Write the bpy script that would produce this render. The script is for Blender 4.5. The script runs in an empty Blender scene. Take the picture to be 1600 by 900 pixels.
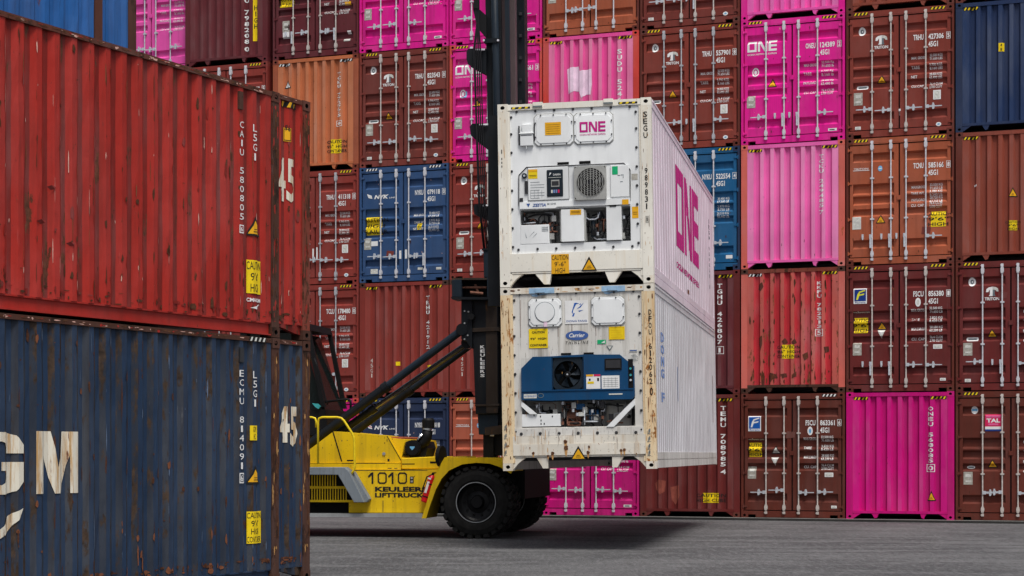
import bpy, bmesh, math, random
from mathutils import Matrix, Vector
SC = bpy.context.scene
COL = SC.collection
random.seed(7)
R = math.radians

# ------------------------------------------------------------------ camera
CAM_H = 1.535
cd = bpy.data.cameras.new('camera'); cam = bpy.data.objects.new('camera', cd); COL.objects.link(cam)
cam.location = (0, 0, CAM_H); cam.rotation_euler = (R(90), 0, 0)
cd.sensor_width = 36; cd.lens = 3046 / 1600 * 36
cd.shift_y = (708.6 - 450) / 1600
cd.clip_start = .5; cd.clip_end = 3000
SC.camera = cam

# ------------------------------------------------------------------ light: bright overcast daylight
SUN_EL, SUN_AZ = R(64), R(160)          # azimuth clockwise from +Y
w = bpy.data.worlds.new('World'); SC.world = w; w.use_nodes = True
nt = w.node_tree; bg = nt.nodes['Background']
sky = nt.nodes.new('ShaderNodeTexSky'); sky.sky_type = 'NISHITA'; sky.sun_disc = False
sky.sun_elevation = SUN_EL; sky.sun_rotation = SUN_AZ; sky.dust_density = 3.0; sky.air_density = 1.0
hs = nt.nodes.new('ShaderNodeHueSaturation'); hs.inputs['Saturation'].default_value = .38
nt.links.new(sky.outputs[0], hs.inputs['Color']); nt.links.new(hs.outputs[0], bg.inputs['Color'])
bg.inputs['Strength'].default_value = .055
sl = bpy.data.lights.new('sun', 'SUN'); sl.energy = 1.5; sl.angle = R(22); sl.color = (1, .96, .9)
so = bpy.data.objects.new('sun', sl); COL.objects.link(so)
sd = Vector((math.sin(SUN_AZ) * math.cos(SUN_EL), math.cos(SUN_AZ) * math.cos(SUN_EL), math.sin(SUN_EL)))
so.rotation_euler = sd.to_track_quat('Z', 'Y').to_euler(); so.location = sd * 60
SC.view_settings.view_transform = 'Standard'; SC.view_settings.look = 'None'
SC.view_settings.gamma = 1; SC.view_settings.exposure = 1.08
SC.cycles.max_bounces = 6

# ------------------------------------------------------------------ materials
MATS = {}
def nodes(m):
    m.use_nodes = True; n = m.node_tree; return n, n.nodes['Principled BSDF']
def mixc(n, blend, fac, a, b):
    x = n.nodes.new('ShaderNodeMix'); x.data_type = 'RGBA'; x.blend_type = blend
    for s, v in ((0, fac), (6, a), (7, b)):
        if isinstance(v, (int, float)): x.inputs[s].default_value = v
        elif isinstance(v, tuple): x.inputs[s].default_value = (*v, 1) if len(v) == 3 else v
        else: n.links.new(v, x.inputs[s])
    return x.outputs[2]
def noise(n, vec, sc, scale=1.0, detail=4, rough=.55):
    mp = n.nodes.new('ShaderNodeMapping'); mp.inputs['Scale'].default_value = sc
    n.links.new(vec, mp.inputs['Vector'])
    t = n.nodes.new('ShaderNodeTexNoise'); t.inputs['Scale'].default_value = scale
    t.inputs['Detail'].default_value = detail; t.inputs['Roughness'].default_value = rough
    n.links.new(mp.outputs[0], t.inputs['Vector']); return t.outputs[0]
def ramp(n, v, a, b, lo=0., hi=1.):
    r = n.nodes.new('ShaderNodeMapRange'); n.links.new(v, r.inputs[0])
    for i, q in enumerate((a, b, lo, hi)): r.inputs[i + 1].default_value = q
    return r.outputs[0]
def mul(n, a, b):
    x = n.nodes.new('ShaderNodeMath'); x.operation = 'MULTIPLY'
    for i, q in enumerate((a, b)):
        if isinstance(q, (int, float)): x.inputs[i].default_value = q
        else: n.links.new(q, x.inputs[i])
    return x.outputs[0]
def paint(name, col, rust=.15, dirt=.3, rough=.48, rustcol=None, chalk=.12, dents=.5, big=1.0, metal=0., dcol=None):
    """weathered steel paint: chalking, vertical run-off, rust blooms, small dents"""
    m = bpy.data.materials.new(name); n, b = nodes(m)
    tc = n.nodes.new('ShaderNodeTexCoord'); oi = n.nodes.new('ShaderNodeObjectInfo')
    ad = n.nodes.new('ShaderNodeVectorMath'); ad.operation = 'ADD'
    sc = n.nodes.new('ShaderNodeVectorMath'); sc.operation = 'SCALE'; sc.inputs[0].default_value = (17, 31, 13)
    n.links.new(oi.outputs['Random'], sc.inputs['Scale']); n.links.new(sc.outputs[0], ad.inputs[1])
    n.links.new(tc.outputs['Object'], ad.inputs[0]); V = ad.outputs[0]
    c = mixc(n, 'MULTIPLY', 1.0, (*col, 1), (1, 1, 1, 1))
    v1 = ramp(n, noise(n, V, (1, 1, 1), .9, 3), .3, .7, .86, 1.12)
    cmb = n.nodes.new('ShaderNodeCombineColor')
    for i in range(3): n.links.new(v1, cmb.inputs[i])
    c = mixc(n, 'MULTIPLY', 1.0, (*col, 1), cmb.outputs[0])
    # chalky fading
    g = sum(col) / 3
    ch = tuple(x * .7 + (g * .5 + .28) * .3 for x in col)
    c = mixc(n, 'MIX', mul(n, ramp(n, noise(n, V, (1, 1, .35), 1.7, 5, .6), .45, .75), chalk * 2), c, ch)
    # vertical run-off dirt
    st = ramp(n, noise(n, V, (9, 9, .45), 1.0, 5, .62), .5, .74)
    c = mixc(n, 'MIX', mul(n, st, dirt), c, dcol or tuple(x * .32 + q for x, q in zip(col, (.022, .015, .010))))
    # fine speckle
    sp = ramp(n, noise(n, V, (1, 1, .6), 34, 2, .5), .66, .74)
    c = mixc(n, 'MIX', mul(n, sp, dirt * .8), c, tuple(x * .3 + .02 for x in col))
    # light scratches
    sr = ramp(n, noise(n, V, (30, 30, 1.6), 1.0, 4, .6), .69, .75)
    c = mixc(n, 'MIX', mul(n, sr, .35 * (rust + chalk)), c, tuple(min(1, x * .5 + .36) for x in col))
    rc = rustcol or (.17, .055, .022)
    rr = ramp(n, noise(n, V, (3.1, 3.1, 1.15), 1.6 * big, 9, .68), .70 - .30 * rust, .725 - .27 * rust)
    rn = noise(n, V, (1, 1, 1), 9, 6, .7)
    rcol = mixc(n, 'MIX', ramp(n, rn, .35, .65), tuple(x * .35 for x in rc), rc)
    rfac = mul(n, rr, min(1, rust * 6)) if rust < .16 else rr
    c = mixc(n, 'MIX', rfac, c, rcol)
    n.links.new(c, b.inputs['Base Color'])
    ro = ramp(n, noise(n, V, (1, 1, .5), 4, 4), .3, .7, rough - .07, rough + .13)
    n.links.new(ro, b.inputs['Roughness']); b.inputs['Metallic'].default_value = metal
    b.inputs['Specular IOR Level'].default_value = .17
    bp = n.nodes.new('ShaderNodeBump'); bp.inputs['Strength'].default_value = dents; bp.inputs['Distance'].default_value = .02
    hsum = n.nodes.new('ShaderNodeMath'); hsum.operation = 'ADD'
    n.links.new(noise(n, V, (1, 1, 1), 2.2, 3, .5), hsum.inputs[0])
    n.links.new(mul(n, noise(n, V, (1, 1, 1), 40, 3, .6), .05), hsum.inputs[1])
    n.links.new(hsum.outputs[0], bp.inputs['Height']); n.links.new(bp.outputs[0], b.inputs['Normal'])
    MATS[name] = m; return m
def plain(name, col, rough=.6, metal=0., var=.15, scale=6.):
    m = bpy.data.materials.new(name); n, b = nodes(m)
    tc = n.nodes.new('ShaderNodeTexCoord')
    v = ramp(n, noise(n, tc.outputs['Object'], (1, 1, 1), scale, 5, .65), .3, .7)
    c = mixc(n, 'MIX', v, tuple(x * (1 - var) for x in col), tuple(min(1, x * (1 + var)) for x in col))
    n.links.new(c, b.inputs['Base Color']); b.inputs['Roughness'].default_value = rough
    b.inputs['Metallic'].default_value = metal
    b.inputs['Specular IOR Level'].default_value = .2
    MATS[name] = m; return m

paint('magenta', (.72, .010, .27), .07, .4, .5, chalk=.16, dents=.35)
paint('magenta_end', (.55, .004, .18), .06, .4, .5, chalk=.10, dents=.3)
paint('light_magenta', (.78, .09, .40), .06, .3, .5, chalk=.1, dents=.3)
paint('pink', (.80, .08, .33), .04, .15, .55, chalk=.3, dents=.3)
paint('pale_pink', (.80, .13, .42), .04, .12, .55, chalk=.25, dents=.3)
paint('salmon', (.62, .13, .10), .22, .3, .6, rustcol=(.45, .12, .03), chalk=.3, dents=.3)
paint('salmon_red', (.62, .06, .045), .15, .3, .6, chalk=.3, dents=.3)
paint('brown', (.215, .040, .028), .10, .28, .5)
paint('brown_red', (.235, .036, .028), .10, .28, .5)
paint('brown_warm', (.235, .052, .032), .12, .3, .5)
paint('brown_cool', (.175, .036, .028), .10, .3, .5)
paint('dark_brown', (.120, .027, .018), .12, .35, .52)
paint('dark_red', (.135, .020, .019), .10, .3, .5)
paint('maroon', (.115, .020, .026), .10, .3, .52)
paint('orange', (.50, .145, .058), .12, .35, .55)
paint('rust_orange', (.36, .090, .042), .12, .35, .55)
paint('light_orange', (.43, .105, .058), .10, .3, .55)
paint('rusty_red', (.50, .030, .042), .30, .45, .6, rustcol=(.30, .10, .05), chalk=.45)
for nm, col, ru in (('brown_warm', (.27, .066, .043), .12), ('magenta', (.78, .03, .33), .03), ('magenta_end', (.62, .008, .22), .02), ('light_magenta', (.80, .13, .45), .03), ('pink', (.82, .20, .40), .04), ('pale_pink', (.84, .24, .50), .04),
                    ('brown', (.25, .058, .042), .12), ('brown_red', (.27, .050, .040), .12), ('dark_brown', (.15, .038, .026), .14), ('dark_red', (.165, .028, .026), .14), ('maroon', (.14, .028, .034), .12),
                    ('orange', (.55, .185, .085), .12), ('navy', (.021, .043, .115), .08), ('rusty_red', (.52, .105, .085), .42)):
    paint(nm + '_lighter', col, ru, .25, .58, rustcol=(.30, .10, .05) if nm == 'rusty_red' else None, chalk=.3)  # lighter copies of the body paints, for outer flats of corrugated ends
paint('rust_bloom', (.10, .03, .02), .5, .5, .8)
paint('navy', (.016, .032, .090), .07, .3, .5)
paint('dark_navy', (.020, .032, .075), .1, .3, .5)
paint('blue', (.030, .075, .185), .08, .3, .5)
paint('strong_blue', (.010, .10, .24), .10, .35, .5)
paint('near_red', (.355, .023, .016), .22, .5, .45, rustcol=(.13, .04, .02), chalk=.10, dents=.8)
paint('near_red_worn', (.21, .018, .014), .42, .6, .55, rustcol=(.16, .06, .035), chalk=.3, dents=.8)
paint('near_blue', (.017, .037, .080), .20, .6, .42, rustcol=(.09, .035, .018), chalk=.12, dents=.8)
paint('near_blue_worn', (.024, .032, .050), .60, .7, .6, rustcol=(.075, .048, .033), chalk=.25, dents=.8)
paint('bright_blue', (.016, .105, .33), .12, .5, .45, chalk=.12)
paint('rust_rail', (.11, .036, .024), .5, .6, .7, rustcol=(.07, .032, .022))
paint('rust_post', (.19, .040, .024), .55, .6, .7, rustcol=(.09, .036, .02))
paint('rust_post_dark', (.075, .030, .020), .45, .6, .7, rustcol=(.05, .024, .016))
paint('cream', (.82, .79, .71), .10, .45, .45, dcol=(.66, .50, .28), big=2., rustcol=(.42, .20, .07), chalk=.1, dents=.3)
paint('reefer_white', (.80, .82, .83), .01, .10, .4, chalk=.05, dents=.2)
paint('old_white', (.66, .645, .61), .12, .75, .5, big=2.5, dcol=(.22, .19, .15), rustcol=(.30, .14, .06), chalk=.1, dents=.3)
paint('old_cream', (.72, .68, .60), .16, .75, .5, big=2.5, dcol=(.42, .27, .13), rustcol=(.40, .17, .05), chalk=.1, dents=.3)
paint('orange_rust', (.74, .60, .40), .42, .95, .6, rustcol=(.50, .20, .05), chalk=.1, dents=.3, big=2.6, dcol=(.66, .36, .12))
paint('pinkish_white', (.78, .68, .76), .02, .25, .42, rustcol=(.4, .25, .15), chalk=.1, dents=.3)
paint('side_groove', (.52, .50, .53), .05, .6, .5, chalk=.1, dents=.2)
paint('bluish_white', (.66, .655, .685), .05, .5, .45, rustcol=(.4, .25, .15), chalk=.1, dents=.3)
paint('carrier_blue', (.004, .055, .15), .05, .3, .4, chalk=.05, dents=.3)
paint('truck_yellow', (.77, .50, .008), .10, .5, .42, dcol=(.34, .21, .02), rustcol=(.20, .11, .03), chalk=.04, dents=.25)
paint('mast_black', (.008, .010, .013), .08, .3, .35, rustcol=(.10, .045, .022), chalk=.05, dents=.2)
paint('mast_blue_black', (.012, .020, .030), .08, .3, .35, rustcol=(.10, .045, .022), chalk=.05, dents=.2)
paint('mast_rusty', (.035, .024, .018), .42, .6, .55, rustcol=(.16, .075, .028), dents=.3)
paint('mast_brown', (.075, .052, .055), .12, .4, .4, dents=.2)
paint('grey_step', (.19, .22, .25), .18, .6, .6, rustcol=(.10, .10, .09), chalk=.3)
paint('grey_steel', (.30, .31, .32), .12, .5, .5, chalk=.2)
plain('galvanised', (.56, .59, .64), .45, .25, .2, 14)
plain('rod_white', (.58, .58, .62), .5, .0, .15, 14)
plain('rod_grey', (.42, .43, .46), .5, .1, .2, 14)
plain('rod_warm', (.54, .49, .46), .5, .1, .25, 14)
plain('chip_rust', (.075, .028, .014), .85, 0, .4, 30)
plain('chip_light', (.60, .36, .30), .7, 0, .3, 20)
plain('chip_orange', (.17, .060, .028), .8, 0, .3, 20)
plain('chip_blue', (.10, .14, .22), .7, 0, .3, 20)
plain('black', (.005, .005, .006), .6)
plain('gasket_black', (.012, .012, .016), .7)
plain('cavity_black', (.006, .006, .006), .9)
plain('dark_metal', (.05, .05, .055), .45, .5)
plain('rubber', (.013, .0125, .012), .85, 0, .55, 5)
plain('hose_black', (.012, .012, .014), .45)
plain('rim_black', (.006, .006, .007), .4)
plain('dark_rod', (.16, .17, .18), .2, .8, .1)
plain('chrome', (.75, .77, .8), .18, 1.0, .05)
plain('yellow', (.80, .58, .01), .55, 0, .12)
plain('amber', (.78, .40, .015), .5, 0, .12)
plain('white', (.78, .78, .78), .55, 0, .08)
plain('rail_yellow', (.78, .58, .02), .4, 0, .15)
plain('paper', (.60, .60, .56), .6, 0, .25, 25)
plain('plate', (.42, .40, .35), .5, .2, .35, 22)
plain('worn_lettering', (.74, .70, .60), .6, 0, .12, 10)
plain('text_black', (.015, .015, .015), .6)
plain('logo_magenta', (.52, .012, .22), .5, 0, .08)
plain('side_magenta', (.50, .018, .20), .5, 0, .15)
plain('logo_grey', (.13, .16, .18), .6)
plain('sky_sticker', (.16, .42, .68), .5)
plain('blue_text', (.05, .11, .33), .5)
plain('faded_blue', (.16, .24, .46), .6, 0, .3)
plain('flag_blue', (.01, .04, .22), .5)
plain('logo_blue', (.01, .10, .42), .5)
plain('logo_yellow', (.72, .70, .04), .5)
plain('logo_red', (.62, .02, .10), .5)
plain('logo_pink', (.72, .12, .30), .5)
plain('green', (.01, .40, .16), .5)
plain('teal', (.05, .35, .38), .4)
plain('patch_white', (.80, .60, .74), .7, 0, .15, 5)
plain('patch_blue', (.30, .47, .66), .6, 0, .2, 8)
plain('patch_brown', (.27, .07, .05), .7, 0, .25, 5)
plain('grille_grey', (.42, .42, .40), .45, .4)
plain('fan_grey', (.16, .16, .17), .5)
plain('copper_brown', (.20, .09, .06), .6, .3, .5, 20)
plain('machine_grey', (.42, .42, .41), .6, 0, .35, 7)
plain('extinguisher_red', (.62, .012, .02), .3, 0, .1)
def worn_paint():
    m = bpy.data.materials.new('rusted_lettering'); n, b = nodes(m)
    tc = n.nodes.new('ShaderNodeTexCoord'); V = tc.outputs['Object']
    a = ramp(n, noise(n, V, (10, 10, .9), 1., 6, .7), .50, .62)
    c = mixc(n, 'MIX', a, (.70, .66, .56, 1), (.50, .30, .12, 1))
    a2 = ramp(n, noise(n, V, (16, 16, 2), 1., 6, .7), .60, .66)
    c = mixc(n, 'MIX', a2, c, (.16, .06, .025, 1))
    n.links.new(c, b.inputs['Base Color']); b.inputs['Roughness'].default_value = .6
    MATS['rusted_lettering'] = m
worn_paint()
def glass():
    m = bpy.data.materials.new('cab_glass'); n, b = nodes(m)
    b.inputs['Base Color'].default_value = (.008, .014, .015, 1); b.inputs['Roughness'].default_value = .08
    b.inputs['Transmission Weight'].default_value = .25; b.inputs['IOR'].default_value = 1.3
    MATS['cab_glass'] = m
glass()
def asphalt():
    m = bpy.data.materials.new('asphalt'); n, b = nodes(m)
    tc = n.nodes.new('ShaderNodeTexCoord'); V = tc.outputs['Object']
    mp = n.nodes.new('ShaderNodeMapping'); mp.inputs['Rotation'].default_value = (0, 0, R(12)); n.links.new(V, mp.inputs[0]); V2 = mp.outputs[0]
    c = mixc(n, 'MIX', ramp(n, noise(n, V, (1, 1, 1), .30, 6, .62), .40, .60), (.038, .038, .041), (.090, .090, .093))
    c = mixc(n, 'MIX', ramp(n, noise(n, V2, (.45, 1.5, 1), .9, 8, .72), .50, .62, 0, .8), c, (.145, .145, .148))
    c = mixc(n, 'MIX', ramp(n, noise(n, V, (1, 1.4, 1), 1.4, 8, .75), .55, .66, 0, .75), c, (.034, .034, .036))
    c = mixc(n, 'MIX', ramp(n, noise(n, V, (1, 1, 1), 22, 4, .8), .48, .62, 0, .55), c, (.20, .20, .205))
    c = mixc(n, 'MIX', ramp(n, noise(n, V, (1, 1, 1), 30, 4, .8), .50, .64, 0, .75), c, (.016, .016, .018))
    c = mixc(n, 'MIX', ramp(n, noise(n, V, (9, 1.3, 1), 1.4, 5, .85), .50, .60, 0, .45), c, (.19, .19, .195))
    c = mixc(n, 'MIX', ramp(n, noise(n, V, (11, 1.6, 1), 1.3, 5, .85), .54, .62, 0, .55), c, (.020, .020, .022))
    for ang, off, wd in ((14, 5.3, .20), (14, 7.2, .20), (-22, -9.5, .16), (4, 2.1, .14)):     # old tyre tracks
        m2 = n.nodes.new('ShaderNodeMapping'); m2.inputs['Rotation'].default_value = (0, 0, R(ang)); n.links.new(V, m2.inputs[0])
        sx = n.nodes.new('ShaderNodeSeparateXYZ'); n.links.new(m2.outputs[0], sx.inputs[0])
        wv = n.nodes.new('ShaderNodeMath'); wv.operation = 'MULTIPLY_ADD'; n.links.new(noise(n, V, (1, 1, 1), .12, 2), wv.inputs[0]); wv.inputs[1].default_value = 3.5; n.links.new(sx.outputs[1], wv.inputs[2])
        sb = n.nodes.new('ShaderNodeMath'); sb.operation = 'SUBTRACT'; n.links.new(wv.outputs[0], sb.inputs[0]); sb.inputs[1].default_value = 30 + off
        ab = n.nodes.new('ShaderNodeMath'); ab.operation = 'ABSOLUTE'; n.links.new(sb.outputs[0], ab.inputs[0])
        c = mixc(n, 'MIX', mul(n, ramp(n, ab.outputs[0], wd * .5, wd, .9, 0), ramp(n, noise(n, V, (1, 1, 1), 3, 5, .7), .4, .6)), c, (.026, .026, .028))
    vo = n.nodes.new('ShaderNodeTexVoronoi'); vo.feature = 'DISTANCE_TO_EDGE'; vo.inputs['Scale'].default_value = .28
    wn = n.nodes.new('ShaderNodeTexNoise'); wn.inputs['Scale'].default_value = 1.3; wn.inputs['Detail'].default_value = 6
    n.links.new(V, wn.inputs[0])
    mx = n.nodes.new('ShaderNodeVectorMath'); mx.operation = 'ADD'; n.links.new(V, mx.inputs[0]); n.links.new(wn.outputs['Color'], mx.inputs[1])
    n.links.new(mx.outputs[0], vo.inputs['Vector'])
    c = mixc(n, 'MIX', mul(n, ramp(n, vo.outputs[0], .002, .007, 1, 0), .25), c, (.018, .018, .02))
    n.links.new(c, b.inputs['Base Color']); b.inputs['Roughness'].default_value = .78
    bp = n.nodes.new('ShaderNodeBump'); bp.inputs['Strength'].default_value = .6; bp.inputs['Distance'].default_value = .02
    n.links.new(noise(n, V, (1, 1, 1), 40, 4, .8), bp.inputs['Height']); n.links.new(bp.outputs[0], b.inputs['Normal'])
    MATS['asphalt'] = m
asphalt()
plain('concrete', (.20, .20, .19), .8, 0, .3, 3)
plain('shaded_concrete', (.035, .034, .033), .85, 0, .3, 3)

# ------------------------------------------------------------------ mesh helpers
def link(o, parent=None, **props):
    COL.objects.link(o)
    if parent is not None: o.parent = parent
    for k, v in props.items(): o[k] = v
    return o
def thing(name, label, cat, loc=(0, 0, 0), rz=0, group=None, mat=None):
    o = bpy.data.objects.new(name, None); o.empty_display_size = .3
    if mat is not None: o.matrix_world = mat
    else: o.location = loc; o.rotation_euler = (0, 0, rz)
    COL.objects.link(o); o['label'] = label; o['category'] = cat
    if group: o['group'] = group
    return o
class MB:
    def __init__(s, M=None): s.v = []; s.f = []; s.m = []; s.M = M
    def add(s, vs, fs, mi=0):
        b = len(s.v)
        s.v += [tuple(s.M @ Vector(p)) if s.M else tuple(p) for p in vs]
        for f in fs: s.f.append([i + b for i in f]); s.m.append(mi)
        return s
    def box(s, x0, x1, y0, y1, z0, z1, mi=0):
        return s.add([(x0, y0, z0), (x1, y0, z0), (x1, y1, z0), (x0, y1, z0), (x0, y0, z1), (x1, y0, z1), (x1, y1, z1), (x0, y1, z1)],
                     [(0, 1, 5, 4), (1, 2, 6, 5), (2, 3, 7, 6), (3, 0, 4, 7), (4, 5, 6, 7), (3, 2, 1, 0)], mi)
    def prism(s, pts, y0, y1, mi=0):
        "polygon in x,z extruded from y0 to y1"
        a = sum(pts[i][0] * pts[(i + 1) % len(pts)][1] - pts[(i + 1) % len(pts)][0] * pts[i][1] for i in range(len(pts)))
        if a < 0: pts = pts[::-1]
        n = len(pts)
        return s.add([(x, y0, z) for x, z in pts] + [(x, y1, z) for x, z in pts],
                     [tuple(range(n)), tuple(range(2 * n - 1, n - 1, -1))] + [((i + 1) % n, i, i + n, (i + 1) % n + n) for i in range(n)], mi)
    def cyl(s, p0, p1, r, n=10, mi=0, r1=None):
        p0 = Vector(p0); p1 = Vector(p1); d = (p1 - p0).normalized()
        a = d.orthogonal().normalized(); b = d.cross(a); r1 = r if r1 is None else r1
        vs = [p0 + (a * math.cos(t) + b * math.sin(t)) * r for t in [2 * math.pi * i / n for i in range(n)]]
        vs += [p1 + (a * math.cos(t) + b * math.sin(t)) * r1 for t in [2 * math.pi * i / n for i in range(n)]]
        return s.add(vs, [(i, (i + 1) % n, (i + 1) % n + n, i + n) for i in range(n)] + [tuple(range(n))[::-1], tuple(range(n, 2 * n))], mi)
    def tube(s, path, r, n=8, mi=0):
        P = [Vector(p) for p in path]; rings = []
        up = None
        for i, p in enumerate(P):
            d = (P[min(i + 1, len(P) - 1)] - P[max(i - 1, 0)]).normalized()
            if up is None: up = d.orthogonal().normalized()
            a = (up - d * up.dot(d)).normalized(); up = a; b = d.cross(a)
            rings += [p + (a * math.cos(t) + b * math.sin(t)) * r for t in [2 * math.pi * k / n for k in range(n)]]
        fs = [(j * n + i, j * n + (i + 1) % n, (j + 1) * n + (i + 1) % n, (j + 1) * n + i) for j in range(len(P) - 1) for i in range(n)]
        fs += [tuple(range(n))[::-1], tuple(range((len(P) - 1) * n, len(P) * n))]
        return s.add(rings, fs, mi)
    def lathe(s, prof, c=(0, 0, 0), n=48, mi=0, closed=False):
        "profile (r, y) turned round the y axis through c"
        vs = []
        for r, y in prof:
            for k in range(n):
                t = 2 * math.pi * k / n; vs.append((c[0] + r * math.cos(t), c[1] + y, c[2] + r * math.sin(t)))
        m = len(prof); fs = []
        for j in range(m if closed else m - 1):
            j2 = (j + 1) % m
            for k in range(n): fs.append((j * n + k, j * n + (k + 1) % n, j2 * n + (k + 1) % n, j2 * n + k))
        return s.add(vs, fs, mi)
    def mesh(s, name, smooth=False):
        me = bpy.data.meshes.new(name); me.from_pydata(s.v, [], s.f)
        me.polygons.foreach_set('material_index', s.m)
        if smooth: me.polygons.foreach_set('use_smooth', [True] * len(s.f))
        me.update(); return me
    def build(s, name, mats, parent=None, smooth=False, bevel=0., **props):
        if isinstance(mats, str): mats = [mats]
        me = s.mesh(name, smooth)
        for q in mats: me.materials.append(MATS[q])
        if bevel:
            bm = bmesh.new(); bm.from_mesh(me)
            bmesh.ops.recalc_face_normals(bm, faces=bm.faces)
            bmesh.ops.bevel(bm, geom=list(bm.edges), offset=bevel, segments=1, affect='EDGES')
            bm.to_mesh(me); bm.free()
        return link(bpy.data.objects.new(name, me), parent, **props)
def inst(name, me, mats, parent, loc=(0, 0, 0), **props):
    "an object on shared mesh data with its own materials"
    if isinstance(mats, str): mats = [mats]
    o = bpy.data.objects.new(name, me); link(o, parent, **props); o.location = loc
    while len(me.materials) < len(mats): me.materials.append(MATS[mats[len(me.materials)]])
    for i, q in enumerate(mats):
        if me.materials[i] is not MATS[q]:
            o.material_slots[i].link = 'OBJECT'; o.material_slots[i].material = MATS[q]
    return o

# ---- corrugation: a repeating trapezoid; returns break points and the depth at any x
class Corr:
    def __init__(s, x0, x1, pitch, flat, slope, depth, y=0., start='in', edge=.03):
        n = max(1, int((x1 - x0 - 2 * edge - (pitch - flat)) // pitch)); used = n * pitch + (pitch - flat)
        a = (x0 + x1 - used) / 2; s.x0, s.x1, s.y = x0, x1, y
        pts = [(x0, 0.)]
        inner = pitch - flat - 2 * slope
        x = a; seq = []
        for i in range(n + 1):
            seq += [(x, 0), (x + slope, depth), (x + slope + inner, depth), (x + 2 * slope + inner, 0)]
            x += pitch
        s.pts = pts + seq + [(x1, 0.)]
        s.axis = 0
    def at(s, x):
        p = s.pts
        if x <= p[0][0]: return s.y + p[0][1]
        for (a, d), (b, e) in zip(p, p[1:]):
            if x <= b: return s.y + (d if b - a < 1e-9 else d + (e - d) * (x - a) / (b - a))
        return s.y + p[-1][1]
    def sheet(s, mb, z0, z1, nz=1, thick=.02, wob=0., rnd=None, mats=(0, 0, 0)):
        "mats: outer flat, slope, inner flat"
        n = len(s.pts); zs = [z0 + (z1 - z0) * k / nz for k in range(nz + 1)]; vs = []
        for z in zs:
            for x, d in s.pts:
                q = (rnd.random() - .5) * 2 * wob if wob and 0 < (z - z0) < (z1 - z0) - 1e-6 else 0
                vs.append((x, s.y + d + q, z))
        for j in range(nz):
            for i in range(n - 1):
                d0, d1 = s.pts[i][1], s.pts[i + 1][1]
                mi = mats[1] if abs(d0 - d1) > 1e-6 else (mats[2] if d0 > .001 else mats[0])
                b = j * n + i
                mb.add([vs[b], vs[b + 1], vs[b + n + 1], vs[b + n]], [(0, 1, 2, 3)], mi)
        # thickness at the top and bottom edge
        for z in (z0, z1):
            for (xa, da), (xb, db) in zip(s.pts, s.pts[1:]):
                mb.add([(xa, s.y + da, z), (xb, s.y + db, z), (xb, s.y + db + thick, z), (xa, s.y + da + thick, z)], [(0, 1, 2, 3) if z == z1 else (3, 2, 1, 0)], 0)
class Grooves:
    "horizontal door pressings"
    def __init__(s, zs, depth, y, slope=.055):
        s.y = y; s.axis = 1; p = [(-9, 0.)]
        for a, b in sorted(zs): p += [(a, 0.), (a + slope, depth), (b - slope, depth), (b, 0.)]
        s.pts = p + [(9, 0.)]
    at = Corr.at
class Flat:
    def __init__(s, y=0.): s.y = y; s.axis = 0; s.pts = []
    def at(s, x): return s.y

# ---- lettering: built-in font glyph outlines turned into mesh, fitted to a box
GL = {}
def glyph(txt, bold=0., shear=0., res=2):
    k = (txt, bold, shear, res)
    if k not in GL:
        cu = bpy.data.curves.new('t', 'FONT'); cu.body = txt; cu.resolution_u = res; cu.offset = bold; cu.shear = shear
        o = bpy.data.objects.new('t', cu); me = bpy.data.meshes.new_from_object(o)
        vs = [v.co.copy() for v in me.vertices]; fs = [tuple(p.vertices) for p in me.polygons]
        bpy.data.objects.remove(o); bpy.data.curves.remove(cu); bpy.data.meshes.remove(me)
        if vs:
            a = min(v.x for v in vs); b = max(v.x for v in vs); c = min(v.y for v in vs); d = max(v.y for v in vs)
            vs = [((v.x - a) / max(b - a, 1e-6), (v.y - c) / max(d - c, 1e-6)) for v in vs]; asp = (b - a) / max(d - c, 1e-6)
        else: asp = 0
        GL[k] = (vs, fs, asp)
    return GL[k]
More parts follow.
